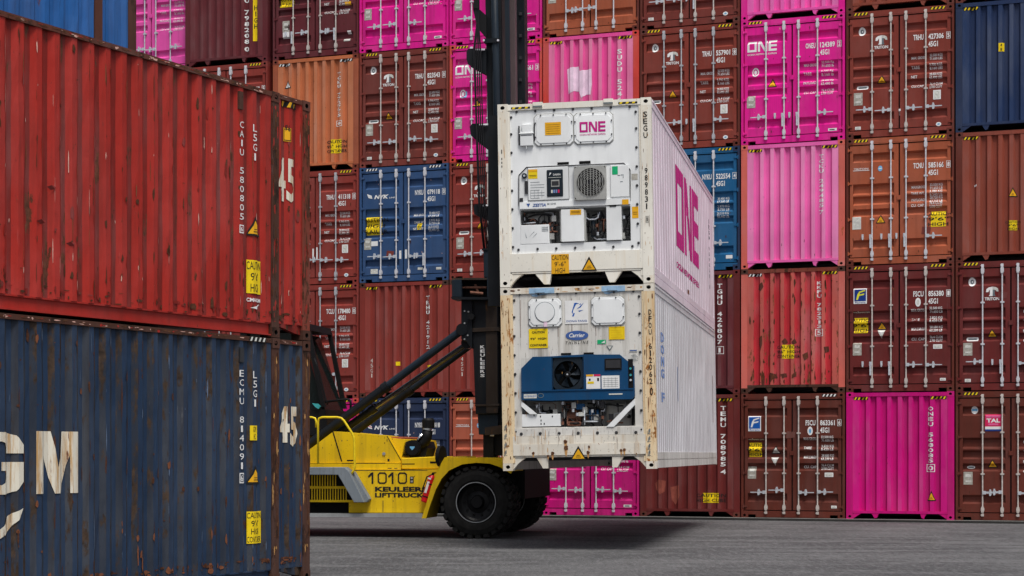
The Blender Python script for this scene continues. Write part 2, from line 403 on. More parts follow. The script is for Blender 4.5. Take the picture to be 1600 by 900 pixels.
class Decal:
    """thin printed or painted marks that follow the surface they are on"""
    def __init__(s, prof, off=.003, M=None): s.p = prof; s.off = off; s.items = []; s.M = M
    def poly(s, pts, mat, layer=0):
        a = sum(pts[i][0] * pts[(i + 1) % len(pts)][1] - pts[(i + 1) % len(pts)][0] * pts[i][1] for i in range(len(pts)))
        if a < 0: pts = pts[::-1]
        s.items.append((list(pts), [tuple(range(len(pts)))], mat, layer)); return s
    def rect(s, x0, x1, z0, z1, mat, layer=0): return s.poly([(x0, z0), (x1, z0), (x1, z1), (x0, z1)], mat, layer)
    def oval(s, cx, cz, rx, rz, mat, layer=0, n=20):
        return s.poly([(cx + rx * math.cos(2 * math.pi * i / n), cz + rz * math.sin(2 * math.pi * i / n)) for i in range(n)], mat, layer)
    def ring(s, cx, cz, rx, rz, t, mat, layer=0, n=24):
        for i in range(n):
            a, b = 2 * math.pi * i / n, 2 * math.pi * (i + 1) / n
            s.poly([(cx + rx * math.cos(a), cz + rz * math.sin(a)), (cx + rx * math.cos(b), cz + rz * math.sin(b)),
                    (cx + (rx - t) * math.cos(b), cz + (rz - t) * math.sin(b)), (cx + (rx - t) * math.cos(a), cz + (rz - t) * math.sin(a))], mat, layer)
        return s
    def text(s, t, x0, x1, z0, z1, mat, layer=0, bold=.012, shear=0., res=2):
        vs, fs, _ = glyph(t, bold, shear, res)
        s.items.append(([(x0 + a * (x1 - x0), z0 + b * (z1 - z0)) for a, b in vs], fs, mat, layer)); return s
    def stack(s, t, x0, x1, ztop, zbot, mat, layer=0, gap=.22, boxed=False, bold=.012):
        n = len(t); c = (ztop - zbot) / n
        for i, ch in enumerate(t):
            if ch == ' ': continue
            a, b = ztop - c * (i + 1) + c * gap / 2, ztop - c * i - c * gap / 2
            q0, q1 = x0, x1
            if ch in '1I': m = (x0 + x1) / 2; wd = (x1 - x0) * (.17 if ch == 'I' else .22); q0, q1 = m - wd, m + wd
            s.text(ch, q0, q1, a, b, mat, layer, bold)
            if boxed and i == n - 1:
                e = (x1 - x0) * .28; t_ = (x1 - x0) * .1
                s.frame(x0 - e, x1 + e, a - e, b + e, t_, mat, layer)
        return s
    def frame(s, x0, x1, z0, z1, t, mat, layer=0):
        return s.rect(x0, x1, z0, z0 + t, mat, layer).rect(x0, x1, z1 - t, z1, mat, layer).rect(x0, x0 + t, z0 + t, z1 - t, mat, layer).rect(x1 - t, x1, z0 + t, z1 - t, mat, layer)
    def build(s, name, parent, **props):
        mats = []; bm = bmesh.new(); ax = s.p.axis
        for vs, fs, mat, layer in s.items:
            if mat not in mats: mats.append(mat)
            mi = mats.index(mat); b2 = bmesh.new()
            bv = [b2.verts.new((x, 0, z)) for x, z in vs]
            for f in fs:
                try: b2.faces.new([bv[i] for i in f])
                except ValueError: pass
            lo = min(v[ax] for v in vs); hi = max(v[ax] for v in vs)
            for q, _ in s.p.pts:
                if lo + 1e-4 < q < hi - 1e-4:
                    co = (q, 0, 0) if ax == 0 else (0, 0, q); no = (1, 0, 0) if ax == 0 else (0, 0, 1)
                    bmesh.ops.bisect_plane(b2, geom=b2.verts[:] + b2.edges[:] + b2.faces[:], plane_co=co, plane_no=no)
            b2.verts.index_update(); nv = []
            for v in b2.verts:
                k = v.co.x if ax == 0 else v.co.z
                nv.append(bm.verts.new((v.co.x, s.p.at(k) - s.off - layer * .0025, v.co.z)))
            for f in b2.faces:
                try: nf = bm.faces.new([nv[v.index] for v in f.verts]); nf.material_index = mi
                except ValueError: pass
            b2.free()
        bm.normal_update()
        for f in bm.faces:
            if f.normal.y > 0: f.normal_flip()
        if s.M is not None: bm.transform(s.M)
        me = bpy.data.meshes.new(name); bm.to_mesh(me); bm.free()
        for q in mats: me.materials.append(MATS[q])
        return link(bpy.data.objects.new(name, me), parent, **props)
def triangle(D, cx, z0, z1, half, fill='amber', edge='text_black', layer=0):
    D.poly([(cx - half, z0), (cx + half, z0), (cx, z1)], edge, layer)
    h = z1 - z0; k = .13
    D.poly([(cx - half * (1 - 1.9 * k), z0 + h * k * .75), (cx + half * (1 - 1.9 * k), z0 + h * k * .75), (cx, z1 - h * k * 1.7)], fill, layer + 1)
    D.rect(cx - half * .3, cx + half * .3, z0 + h * .2, z0 + h * .235, edge, layer + 2)
    D.rect(cx - half * .2, cx + half * .2, z0 + h * .32, z0 + h * .35, edge, layer + 2)
    return D
def hazard(D, x0, x1, z0, z1, n=4, light='yellow', layer=0):
    D.rect(x0, x1, z0, z1, 'text_black', layer); w = (x1 - x0) / n; h = z1 - z0; s_ = h * .55
    for i in range(n):
        a = x0 + w * i + w * .12; b = a + w * .42; b = min(b, x1 - s_)
        D.poly([(a, z0), (b, z0), (b + s_, z1), (a + s_, z1)], light, layer + 1)
    return D
def one_logo(D, x0, x1, z0, z1, mat, layer=0, tag=True):
    w = x1 - x0; h = z1 - z0; X = lambda a: x0 + w * a; Z = lambda a: z0 + h * a
    q = .06
    D.rect(X(0), X(.315), Z(0), Z(.2), mat, layer).rect(X(0), X(.315), Z(.8), Z(1), mat, layer)
    D.rect(X(0), X(.07), Z(.2), Z(.8), mat, layer).rect(X(.245), X(.315), Z(.2), Z(.8), mat, layer)
    D.rect(X(.36), X(.43), Z(0), Z(1), mat, layer).rect(X(.61), X(.68), Z(0), Z(1), mat, layer)
    D.poly([(X(.43), Z(.72)), (X(.43), Z(1)), (X(.46), Z(1)), (X(.61), Z(.28)), (X(.61), Z(0)), (X(.58), Z(0))], mat, layer)
    D.rect(X(.72), X(.80), Z(0), Z(1), mat, layer)
    for a, b in ((0, .2), (.4, .6), (.8, 1)): D.rect(X(.80), X(1), Z(a), Z(b), mat, layer)
    if tag: D.text('OCEAN NETWORK EXPRESS', X(0), X(1), Z(-.32), Z(-.16), mat, layer)
    return D

def scuffs(par, prof, x0, x1, z0, z1, n, mats, seed, hmin=.02, hmax=.25, wmax=.02, edge=None, M=None, off=.0035, name='scuff_marks', low=0.):
    """small chips and scrapes; edge = x positions they cluster on; low > 0 pulls them towards the bottom"""
    rn = random.Random(seed); D = Decal(prof, off, M)
    for _ in range(n):
        x = rn.choice(edge) + rn.uniform(-.008, .008) if edge and rn.random() < .8 else rn.uniform(x0, x1)
        if not x0 < x < x1: continue
        t = rn.random() ** (1 + low); z = z0 + (z1 - z0) * t; h = rn.uniform(hmin, hmax) * rn.random(); w_ = rn.uniform(.003, wmax); z = min(z, z1 - h - .01)
        k = 7; pts = []
        for i in range(k):
            a = 2 * math.pi * i / k; q = rn.uniform(.5, 1.1); pts.append((x + w_ / 2 * math.cos(a) * q, z + h / 2 + h / 2 * math.sin(a) * q))
        D.poly(pts, rn.choice(mats))
    return D.build(name, par, kind='stuff')

# ------------------------------------------------------------------ the ground
g = MB(); g.add([(-900, -300, 0), (900, -300, 0), (900, 1500, 0), (-900, 1500, 0)], [(0, 1, 2, 3)])
g.build('asphalt_ground', 'asphalt', kind='structure')
TH = .3757; PITCH = 2.473; TIER = 2.9; PAD = .04
W0 = Vector((-6.163, 50.107, 0)); WD = Vector((math.cos(TH), -math.sin(TH), 0)); WN = Vector((math.sin(TH), math.cos(TH), 0))
WR = Matrix.Rotation(-TH, 4, 'Z')
padM = Matrix.Translation(W0) @ WR
p = MB(padM); p.box(-30, 45, -.62, 40, -.3, PAD); p.build('storage_pad', 'concrete', kind='structure')
p = MB(padM); p.box(-30, 45, -.74, -.622, -.3, PAD + .012); p.build('kerb_strip', 'shaded_concrete', kind='structure')  # kerb coloured near black, standing in for the pad edge's shadow line

# ------------------------------------------------------------------ shared container meshes (container-local: x across, y inwards, z up)
CW, CH, CL = 2.438, 2.896, 12.19; HW = CW / 2
U = Matrix.Translation((-HW, 0, 0))            # lets me write x from the left outer corner
def zt(t): return CH - t
def casting_mesh(hole_y=True):
    mb = MB(); w_, h_, d_ = .162, .118, .17; n = 8
    ring = [(w_ / 2 + .036 * math.cos(2 * math.pi * i / n + .39), h_ / 2 + .030 * math.sin(2 * math.pi * i / n + .39)) for i in range(n)]
    outer = [(w_, h_ * .72), (w_ * .72, h_), (w_ * .28, h_), (0, h_ * .72), (0, h_ * .28), (w_ * .28, 0), (w_ * .72, 0), (w_, h_ * .28)]
    vs = [(x, 0, z) for x, z in ring] + [(x, 0, z) for x, z in outer] + [(x, .06, z) for x, z in ring]
    fs = [((i + 1) % n, i, i + n, (i + 1) % n + n) for i in range(n)]
    mb.add(vs, fs, 0); mb.add(vs, [(i, (i + 1) % n, (i + 1) % n + 2 * n, i + 2 * n) for i in range(n)], 1)
    mb.add(vs, [tuple(range(2 * n, 3 * n))], 1)
    for a, b, c in (((0, h_ * .72), (0, h_), (w_ * .28, h_)), ((w_, h_ * .72), (w_ * .72, h_), (w_, h_)),
                    ((0, h_ * .28), (w_ * .28, 0), (0, 0)), ((w_, h_ * .28), (w_, 0), (w_ * .72, 0))):
        mb.add([(a[0], 0, a[1]), (b[0], 0, b[1]), (c[0], 0, c[1])], [(0, 1, 2)])
    mb.add([(0, 0, 0), (w_, 0, 0), (w_, d_, 0), (0, d_, 0), (0, 0, h_), (w_, 0, h_), (w_, d_, h_), (0, d_, h_)],
           [(1, 2, 6, 5), (2, 3, 7, 6), (3, 0, 4, 7), (4, 5, 6, 7), (3, 2, 1, 0)])
    return mb.mesh('corner_casting')
M_CAST = casting_mesh()
def shell_meshes(L=CL):
    out = {}
    co = Corr(.17, L - .17, .278, .072, .068, .036)
    for nm, M in (('side_wall_right', Matrix(((0, -1, 0, HW - .012), (1, 0, 0, 0), (0, 0, 1, 0), (0, 0, 0, 1)))),
                  ('side_wall_left', Matrix(((0, 1, 0, -HW + .012), (-1, 0, 0, L), (0, 0, 1, 0), (0, 0, 0, 1))))):
        mb = MB(M); co.sheet(mb, .16, CH - .06); mb.box(.17, L - .17, .0, .06, .0 + .02, .16); mb.box(.17, L - .17, -.006, .06, CH - .06, CH - .01)
        out[nm] = mb.mesh('side_wall')
    mb = MB(); mb.box(-HW + .075, HW - .075, .12, L - .06, CH - .045, CH - .03); out['roof'] = mb.mesh('roof')
    mb = MB(); mb.box(-HW + .075, HW - .075, .13, L - .06, .15, .19)
    for k in range(12): mb.box(-HW + .075, HW - .075, .9 + k * (L - 1.8) / 11, .98 + k * (L - 1.8) / 11, .06, .148)
    out['floor'] = mb.mesh('floor')
    mb = MB(); mb.box(-HW + .03, HW - .03, L - .055, L - .02, .02, CH - .02); out['rear_wall'] = mb.mesh('rear_wall')
    return out
SH = shell_meshes()
# door end
def door_mesh(u0, u1, pu0, pu1):
    mb = MB(U); zb, ze = zt(2.715), zt(.17); y0, y1 = .022, .084
    mb.box(u0, pu0, y0, y1, zb, ze); mb.box(pu1, u1, y0, y1, zb, ze)
    pts = [(zb, y0)] + [(q, y0 + d) for q, d in GRV.pts[1:-1]] + [(ze, y0)]
    for (a, da), (b, db) in zip(pts, pts[1:]):
        mb.add([(pu0, da, a), (pu1, da, a), (pu1, db, b), (pu0, db, b)], [(0, 1, 2, 3)])
    for x, fl in ((pu0, 0), (pu1, 1)):
        for i in range(1, len(pts) - 4, 4):
            q = [pts[i], pts[i + 1], pts[i + 2], pts[i + 3]]
            mb.add([(x, d, z) for z, d in q], [(0, 1, 2, 3) if fl else (3, 2, 1, 0)])
    return mb.mesh('door')
GRV = Grooves([(zt(.555), zt(.345)), (zt(1.295), zt(1.045)), (zt(1.53), zt(1.325)), (zt(1.80), zt(1.62)), (zt(2.53), zt(2.325))], .058, .022, .048)
M_DOOR = [door_mesh(.082, 1.188, .155, 1.09), door_mesh(1.225, 2.356, 1.335, 2.283)]
RODX = [.594, 1.022, 1.365, 1.808]
def rod_mesh():
    mb = MB(); y = -.012
    mb.cyl((0, y, zt(2.80)), (0, y, zt(.075)), .0165, 8)
    for z in (.93, 1.86): mb.box(-.045, .045, -.018, .022, zt(z + .016), zt(z - .016)); mb.box(-.026, .026, -.034, -.01, zt(z + .022), zt(z - .022))
    for a, b in ((.11, .30), (2.56, 2.73)):
        mb.box(-.036, .036, -.036, .02, zt(b - .04), zt(a + .06)); mb.box(-.026, .026, -.042, .02, zt(b - .01), zt(a + .03))
    for z in (.075, 2.745): mb.box(-.028, .028, -.03, .012, zt(z + .06), zt(z)); mb.box(-.042, .03, -.024, .0, zt(z + .04), zt(z + .02))
    return mb.mesh('lock_rod')
M_ROD = rod_mesh()
def handle_mesh(kind):
    mb = MB(); z = zt(2.275)
    if kind in 'LR':
        s_ = -1 if kind == 'L' else 1
        X = lambda a, b: (min(s_ * a, s_ * b), max(s_ * a, s_ * b))
        mb.box(*X(.0, .075), -.045, -.012, z - .035, z + .04); mb.box(*X(.06, .20), -.04, -.022, z - .018, z + .02)
        mb.box(*X(.19, .365), -.036, -.022, z - .011, z + .011)
        mb.box(*X(.145, .195), -.048, .022, z - .05, z + .045); mb.box(*X(.157, .183), -.052, .022, z + .03, z + .075)
        mb.box(*X(.152, .188), -.052, -.04, z - .068, z - .03)
    else:
        mb.box(-.05, -.015, -.05, -.02, zt(2.52), zt(2.22)); mb.box(-.06, -.005, -.045, -.01, zt(2.30), zt(2.21))
        mb.box(-.235, -.195, -.035, .022, zt(2.30), zt(2.20)); mb.box(-.225, -.195, -.05, -.03, zt(2.33), zt(2.26))
    return mb.mesh('handle')
M_HAND = {k: handle_mesh(k) for k in 'LRV'}
def hinge_mesh():
    mb = MB(); mb.box(0, .135, .004, .022, -.022, .022); mb.cyl((.045, .002, -.045), (.045, .002, .045), .016, 6); return mb.mesh('hinge')
M_HINGE = hinge_mesh()
def mk(name, fn, M=U): mb = MB(M); fn(mb); return mb.mesh(name)
M_DPOST = mk('corner_post', lambda m: (m.box(0, .052, .0, .14, .118, CH - .118), m.box(.052, .075, .075, .14, .118, CH - .118)), None)
def _hd(m):
    m.box(.162, CW - .162, .008, .12, zt(.118), zt(.012)); m.box(.055, CW - .055, .010, .12, zt(.146), zt(.1185))
M_HEAD = mk('header', _hd)
M_DSILL = mk('sill', lambda m: m.prism([(.055, zt(2.735)), (.055, zt(2.777)), (.163, zt(2.777)), (.163, zt(2.82)), (.345, zt(2.82)), (.345, zt(2.885)), (2.093, zt(2.885)), (2.093, zt(2.82)), (2.275, zt(2.82)), (2.275, zt(2.777)), (2.383, zt(2.777)), (2.383, zt(2.735))], .006, .12))
M_GASK = mk('gasket', lambda m: m.box(.052, CW - .052, .088, .11, zt(2.735), zt(.146)))
M_KEEP = mk('keeper', lambda m: (m.box(1.16, 1.25, .0, .022, zt(1.44), zt(1.34))))
# corrugated end
ECORR = Corr(.145, CW - .145, .2415, .085, .040, .055, .012)
def _ew(m): ECORR.sheet(m, zt(2.705), zt(.10), mats=(1, 0, 0))
M_EWALL = mk('end_wall', _ew)
M_EPOST = mk('corner_post', lambda m: m.box(0, .144, .003, .15, .1185, CH - .1185), None)
M_EHEAD = mk('header', lambda m: (m.box(.1625, CW - .1625, .004, .12, zt(.10), zt(.015))))
def _es(m):
    m.box(.146, CW - .146, .004, .10, zt(2.765), zt(2.706))
    for s_ in (0, 1):
        X = (lambda a: a) if not s_ else (lambda a: CW - a)
        m.prism([(X(.163), zt(2.766)), (X(.34), zt(2.766)), (X(.163), zt(2.88))], .01, .10)
        a, b = ((.58, .74) if not s_ else (.62, .76))
        m.prism([(X(a), zt(2.766)), (X(b), zt(2.766)), (X(b - .035), zt(2.86)), (X(b - .09), zt(2.88)), (X(a + .05), zt(2.85))], .01, .09)
M_ESILL = mk('sill', _es)
DOORP = Grooves([(zt(.555), zt(.345)), (zt(1.295), zt(1.045)), (zt(1.53), zt(1.325)), (zt(1.80), zt(1.62)), (zt(2.53), zt(2.325))], .058, .022, .048)

def shell(root, body, post, meshes=SH):
    for k in ('side_wall_right', 'side_wall_left', 'roof', 'floor', 'rear_wall'):
        inst(k.rsplit('_', 1)[0] if k.startswith('side') else k, meshes[k], body if k != 'floor' else 'dark_metal', root)
def castings(root, post, y=0.):
    for x in (-HW, HW - .162):
        for z in (0, CH - .118): inst('corner_casting', M_CAST, [post, 'cavity_black'], root, (x, y, z))

def weights(D, rows, m='white'):
    for z, lab, a, b in rows:
        if lab: D.text(lab, 1.475, 1.475 + min(.075 * len(lab) * .62, .30), zt(z + .062), zt(z), m)
        D.text(a, 1.885, 2.17, zt(z + .022), zt(z - .038), m); D.text(b, 1.885, 2.17, zt(z + .098), zt(z + .038), m)
WT = [(1.115, 'MAX. GROSS', '32.500 KGS', '71.650 LBS'), (1.335, 'TARE', '3.700 KGS', '8.160 LBS'), (1.55, 'NET', '28.800 KGS', '63.490 LBS'), (1.765, 'CU.CAP.', '76.4 CU.M', '2.700 CU.FT')]
WT2 = [(1.10, 'MAX GROSS', '32.500 Kg', '71.650 lb'), (1.305, 'TARE', '3.700 Kg', '8.160 lb'), (1.52, 'PAYLOAD', '28.800 Kg', '63.490 lb'), (1.74, 'CU. CAP.', '76.4 CU.M', '2.700 CU.FT')]
WT3 = [(1.03, 'MAX GROSS', '32.500 KG', '71.650 LB'), (1.24, 'TARE', '3.820 KG', '8.420 LB'), (1.455, 'MAX.CARGO', '28.680 KG', '63.230 LB'), (1.68, 'CU. CAP', '76.4 CU.M', '2.700 CU.FT')]
def door_end(root, body, post, spec):
    """two-leaf door end of a container, with everything painted or stuck on it"""
    for s_ in (0, 1):
        inst('corner_post', M_DPOST if not s_ else M_DPOST_R, post, root, (-HW, 0, 0) if not s_ else (HW, 0, 0))
    castings(root, post)
    inst('header', M_HEAD, spec.get('head', body), root); inst('sill', M_DSILL, spec.get('sill', body), root)
    inst('gasket', M_GASK, 'gasket_black', root); inst('keeper', M_KEEP, body, root)
    D = Decal(Flat(.010 + .0), .004, U); hz = spec.get('hz', ('yellow', 'yellow'))
    if hz[0]: hazard(D, .17, .50, zt(.092), zt(.035), 4, hz[0]).build('hazard_stripe', root)
    if hz[1]: hazard(Decal(Flat(.010), .004, U), CW - .53, CW - .19, zt(.092), zt(.035), 4, hz[1]).build('hazard_stripe', root)
    rodm = spec.get('rod') or ('rod_white' if 'magenta' in body or 'blue' in body else random.choice(['rod_white', 'rod_grey', 'rod_warm']))
    leaves = [inst('door', M_DOOR[i], body, root) for i in (0, 1)]
    for i, x in enumerate(RODX):
        inst('lock_rod', M_ROD, rodm, leaves[i // 2], (x - HW, 0, 0))
        hk = spec.get('hand', 'LLRR')[i]
        if hk != 'N': inst('handle', M_HAND[hk], 'galvanised', leaves[i // 2], (x - HW, 0, random.uniform(-.03, .03) if hk != 'V' else 0))
    for z in (.265, 1.03, 1.85, 2.63):
        inst('hinge', M_HINGE, body, leaves[0], (-HW, 0, zt(z))); inst('hinge', M_HINGE_R, body, leaves[1], (HW, 0, zt(z)))
    d0, d1 = leaves; P_ = DOORP; new = lambda: Decal(P_, .004, U)
    # right leaf: owner code, number, check digit, weights
    sn = spec.get('serial')
    if sn:
        a, b, c, code = sn
        if a: new().text(a, 1.525, 1.755, zt(.755), zt(.63), 'white', bold=.025).build('owner_code', d1)
        new().text(b, 1.862, 2.205, zt(.755), zt(.63), 'white', bold=.025).build('serial_number', d1)
        if c: new().text(c, 2.285, 2.335, zt(.745), zt(.64), 'white', bold=.025).frame(2.262, 2.356, zt(.77), zt(.615), .009, 'white').build('check_digit', d1)
        new().text(code, 1.862, 2.075, zt(.925), zt(.80), 'white', bold=.025).build('size_code', d1)
        D = new(); weights(D, spec.get('wt', WT)); D.build('weight_marking', d1, kind='stuff')
    st = spec.get('style'); jx, jz = random.uniform(-.02, .02), random.uniform(-.03, .03)
    sd_ = random.random(); scuffs(root, P_, .09, CW - .09, .2, 2.7, 26, ['chip_rust', 'chip_rust', 'chip_orange' if 'brown' in body or 'orange' in body or 'red' in body else 'chip_light'], sd_, .01, .14, .03, M=U, off=.0045, low=.5)
    if random.random() < .6: x_ = random.uniform(.2, 1.9); z_ = random.uniform(.35, 2.2); new().poly([(x_, z_), (x_ + .2, z_ + .02), (x_ + .22, z_ + .15), (x_ + .02, z_ + .17)], body + '_lighter' if body + '_lighter' in MATS else 'brown_cool').build('repair_patch', root)
    if st == 'triton':
        new().oval(.355, zt(.46), .082, .10, 'white').oval(.355, zt(.46), .038, .055, 'logo_grey', 1).oval(.36, zt(.455), .014, .025, 'white', 2).build('round_seal', d0)
        D = new(); x0, x1 = .665, .955
        D.poly([(x0, zt(.70)), (x0 + .01, zt(.63)), (x0 + .06, zt(.595)), (x0 + .145, zt(.58)), (x0 + .145, zt(.645)), (x0 + .08, zt(.65)), (x0 + .05, zt(.70))], 'white')
        D.poly([(x0 + .085, zt(.65)), (x0 + .145, zt(.645)), (x0 + .145, zt(.79)), (x0 + .06, zt(.79)), (x0 + .085, zt(.75))], 'white')
        D.poly([(x0 + .147, zt(.58)), (x0 + .21, zt(.59)), (x0 + .26, zt(.62)), (x0 + .275, zt(.69)), (x0 + .235, zt(.69)), (x0 + .20, zt(.65)), (x0 + .147, zt(.645))], 'paper')
        D.poly([(x0 + .147, zt(.645)), (x0 + .19, zt(.65)), (x0 + .19, zt(.75)), (x0 + .21, zt(.79)), (x0 + .147, zt(.79))], 'logo_grey')
        D.text('TRITON', x0 - .03, x1, zt(.885), zt(.815), 'white', bold=.03); D.build('logo', d0)
        new().rect(.26, .47, zt(1.785), zt(1.70), 'white').oval(.26, zt(1.7425), .03, .0425, 'white', 1).oval(.47, zt(1.7425), .03, .0425, 'white', 1).rect(.27, .46, zt(1.76), zt(1.725), 'logo_grey', 2).build('label', d0)
        new().rect(1.97, 2.14, zt(2.12), zt(1.91), 'white').rect(1.995, 2.115, zt(2.10), zt(1.93), 'paper', 1).build('label', d1)
        new().rect(.20, .33, zt(2.70), zt(2.63), 'white').rect(.215, .315, zt(2.69), zt(2.64), 'paper', 1).build('label', d0)
        new().oval(2.09, zt(2.68), .06, .045, 'white').oval(2.09, zt(2.68), .03, .018, 'sky_sticker', 1).build('label', d1)
    if st == 'one':
        D = new(); one_logo(D, .145, .845, zt(.74), zt(.49), 'white'); D.build('logo', d0)
        new().oval(.33, zt(1.21), .082, .11, 'white').oval(.33, zt(1.21), .055, .075, 'logo_magenta', 1).oval(.33, zt(1.21), .035, .05, 'white', 2).build('round_seal', d0)
        new().rect(2.05, 2.25, zt(2.685), zt(2.625), 'white').rect(2.08, 2.2, zt(2.665), zt(2.645), 'text_black', 1).build('label', d1)
    if st == 'florens':
        fc = spec.get('fcol', ('flag_blue', 'logo_yellow')); D = new(); a, b, c, e = .165, .47, zt(.88), zt(.53)
        D.rect(a, b, c, e, 'white').rect(a + .02, b - .02, c + .06, e - .02, fc[0], 1)
        D.poly([(a + .06, c + .09), (a + .10, c + .09), (a + .13, c + .18), (a + .24, c + .20), (a + .25, c + .235), (a + .14, c + .215), (a + .15, c + .25), (a + .27, c + .29), (a + .26, c + .315), (a + .13, c + .28), (a + .09, c + .22)], fc[1], 2)
        D.text('florens', a + .03, b - .03, c + .012, c + .05, fc[0], 1); D.build('logo', d0)
        new().text('www.florens.com', .11, .53, zt(1.09), zt(1.05), 'white').build('lettering', d0)
        new().poly([(.71, zt(1.49)), (.89, zt(1.49)), (.80, zt(1.68))], 'paper').poly([(.75, zt(1.51)), (.85, zt(1.51)), (.80, zt(1.61))], 'white', 1).build('label', d0)
        new().oval(1.63, zt(.88), .062, .10, 'white').oval(1.63, zt(.88), .03, .055, 'sky_sticker' if fc[1] == 'white' else 'paper', 1).build('label', d1)
        new().rect(1.97, 2.17, zt(1.94), zt(1.84), 'white').rect(1.99, 2.15, zt(1.92), zt(1.86), 'paper', 1).build('label', d1)
        new().rect(2.12, 2.25, zt(2.66), zt(2.60), 'white').rect(2.14, 2.23, zt(2.645), zt(2.615), 'paper', 1).build('label', d1)
    if st == 'nyk':
        D = new()
        D.poly([(.20, zt(.665)), (.33, zt(.71)), (.345, zt(.79)), (.24, zt(.765))], 'white').poly([(.235, zt(.70)), (.335, zt(.735)), (.338, zt(.75)), (.24, zt(.725))], spec.get('stripe', 'white'), 1)
        D.text('NYK', .40, .80, zt(.80), zt(.70), 'white', bold=.05, shear=.25).text('LINE', .82, .98, zt(.80), zt(.765), 'white'); D.build('logo', d0)
    if st == 'tal':
        D = new(); a, b = .645, 1.005
        D.rect(a, b, zt(.90), zt(.53), 'logo_red').rect(a, b, zt(.90), zt(.86), 'flag_blue', 1).rect(a, b, zt(.86), zt(.80), 'white', 1).rect(a + .02, b - .02, zt(.60), zt(.55), 'logo_pink', 1)
        D.text('TAL', a + .03, b - .03, zt(.71), zt(.62), 'white', 1, bold=.04).rect(a + .07, b - .07, zt(.77), zt(.73), 'logo_pink', 1); D.build('logo', d0)
        new().oval(.41, zt(.43), .075, .085, 'white').rect(.35, .47, zt(.45), zt(.40), 'sky_sticker', 1).build('round_seal', d0)
        new().oval(.33, zt(1.71), .09, .035, 'white').rect(.27, .39, zt(1.725), zt(1.695), 'logo_grey', 1).build('label', d0)
    if st == 'small':
        new().text('TRITON', .17, .50, zt(.72), zt(.68), 'white').rect(.155, .53, zt(.742), zt(.73), 'white').build('lettering', d0)
        new().oval(.775, zt(.71), .05, .065, 'sky_sticker').rect(.74, .81, zt(.72), zt(.70), 'white', 1).build('label', d0)
    tr = spec.get('tri', (.815, 1.69, 1.495) if st != 'one' else (.72, 1.56, 1.355))
    if tr and st != 'nyk': triangle(new(), tr[0] + jx, zt(tr[1] + jz), zt(tr[2] + jz), .112, spec.get('trifill', 'amber')).build('warning_triangle', d0)
    pl = spec.get('plate', (.265, 1.98) if st in ('triton', 'tal') else (.215, 1.92))
    if pl: pl = (pl[0] + jx * .5, pl[1] - jz); new().rect(pl[0] - .09, pl[0] + .11, zt(pl[1] + .145), zt(pl[1] - .14), spec.get('platec', 'plate')).rect(pl[0] - .05, pl[0] + .07, zt(pl[1] + .09), zt(pl[1] + .05), 'paper', 1).rect(pl[0] - .05, pl[0] + .07, zt(pl[1] - .02), zt(pl[1] - .09), 'paper', 1).build('data_plate', d0)
    for k, q in enumerate(spec.get('caution', [])):
        x0, x1, a, b, lines, leaf = q; D = new().rect(x0, x1, zt(b), zt(a), 'yellow'); n = len(lines); h = (b - a) / n
        for i, t in enumerate(lines):
            s_ = min(.46, .085 * len(t)) * (x1 - x0) / .5 * 1.0; m = (x0 + x1) / 2
            D.text(t, m - s_, m + s_, zt(a + h * (i + .84)), zt(a + h * (i + .16)), 'text_black', 1)
        D.build('caution_sticker', leaves[leaf])
    for q in spec.get('patches', []):
        x0, x1, a, b, mat, leaf = q; new().rect(x0, x1, zt(b), zt(a), mat).build('label', leaves[leaf])
def mirror(me, name):
    m2 = me.copy(); m2.name = name
    for v in m2.vertices: v.co.x = -v.co.x
    m2.flip_normals(); return m2
M_DPOST_R = mirror(M_DPOST, 'corner_post'); M_EPOST_R = mirror(M_EPOST, 'corner_post'); M_HINGE_R = mirror(M_HINGE, 'hinge')
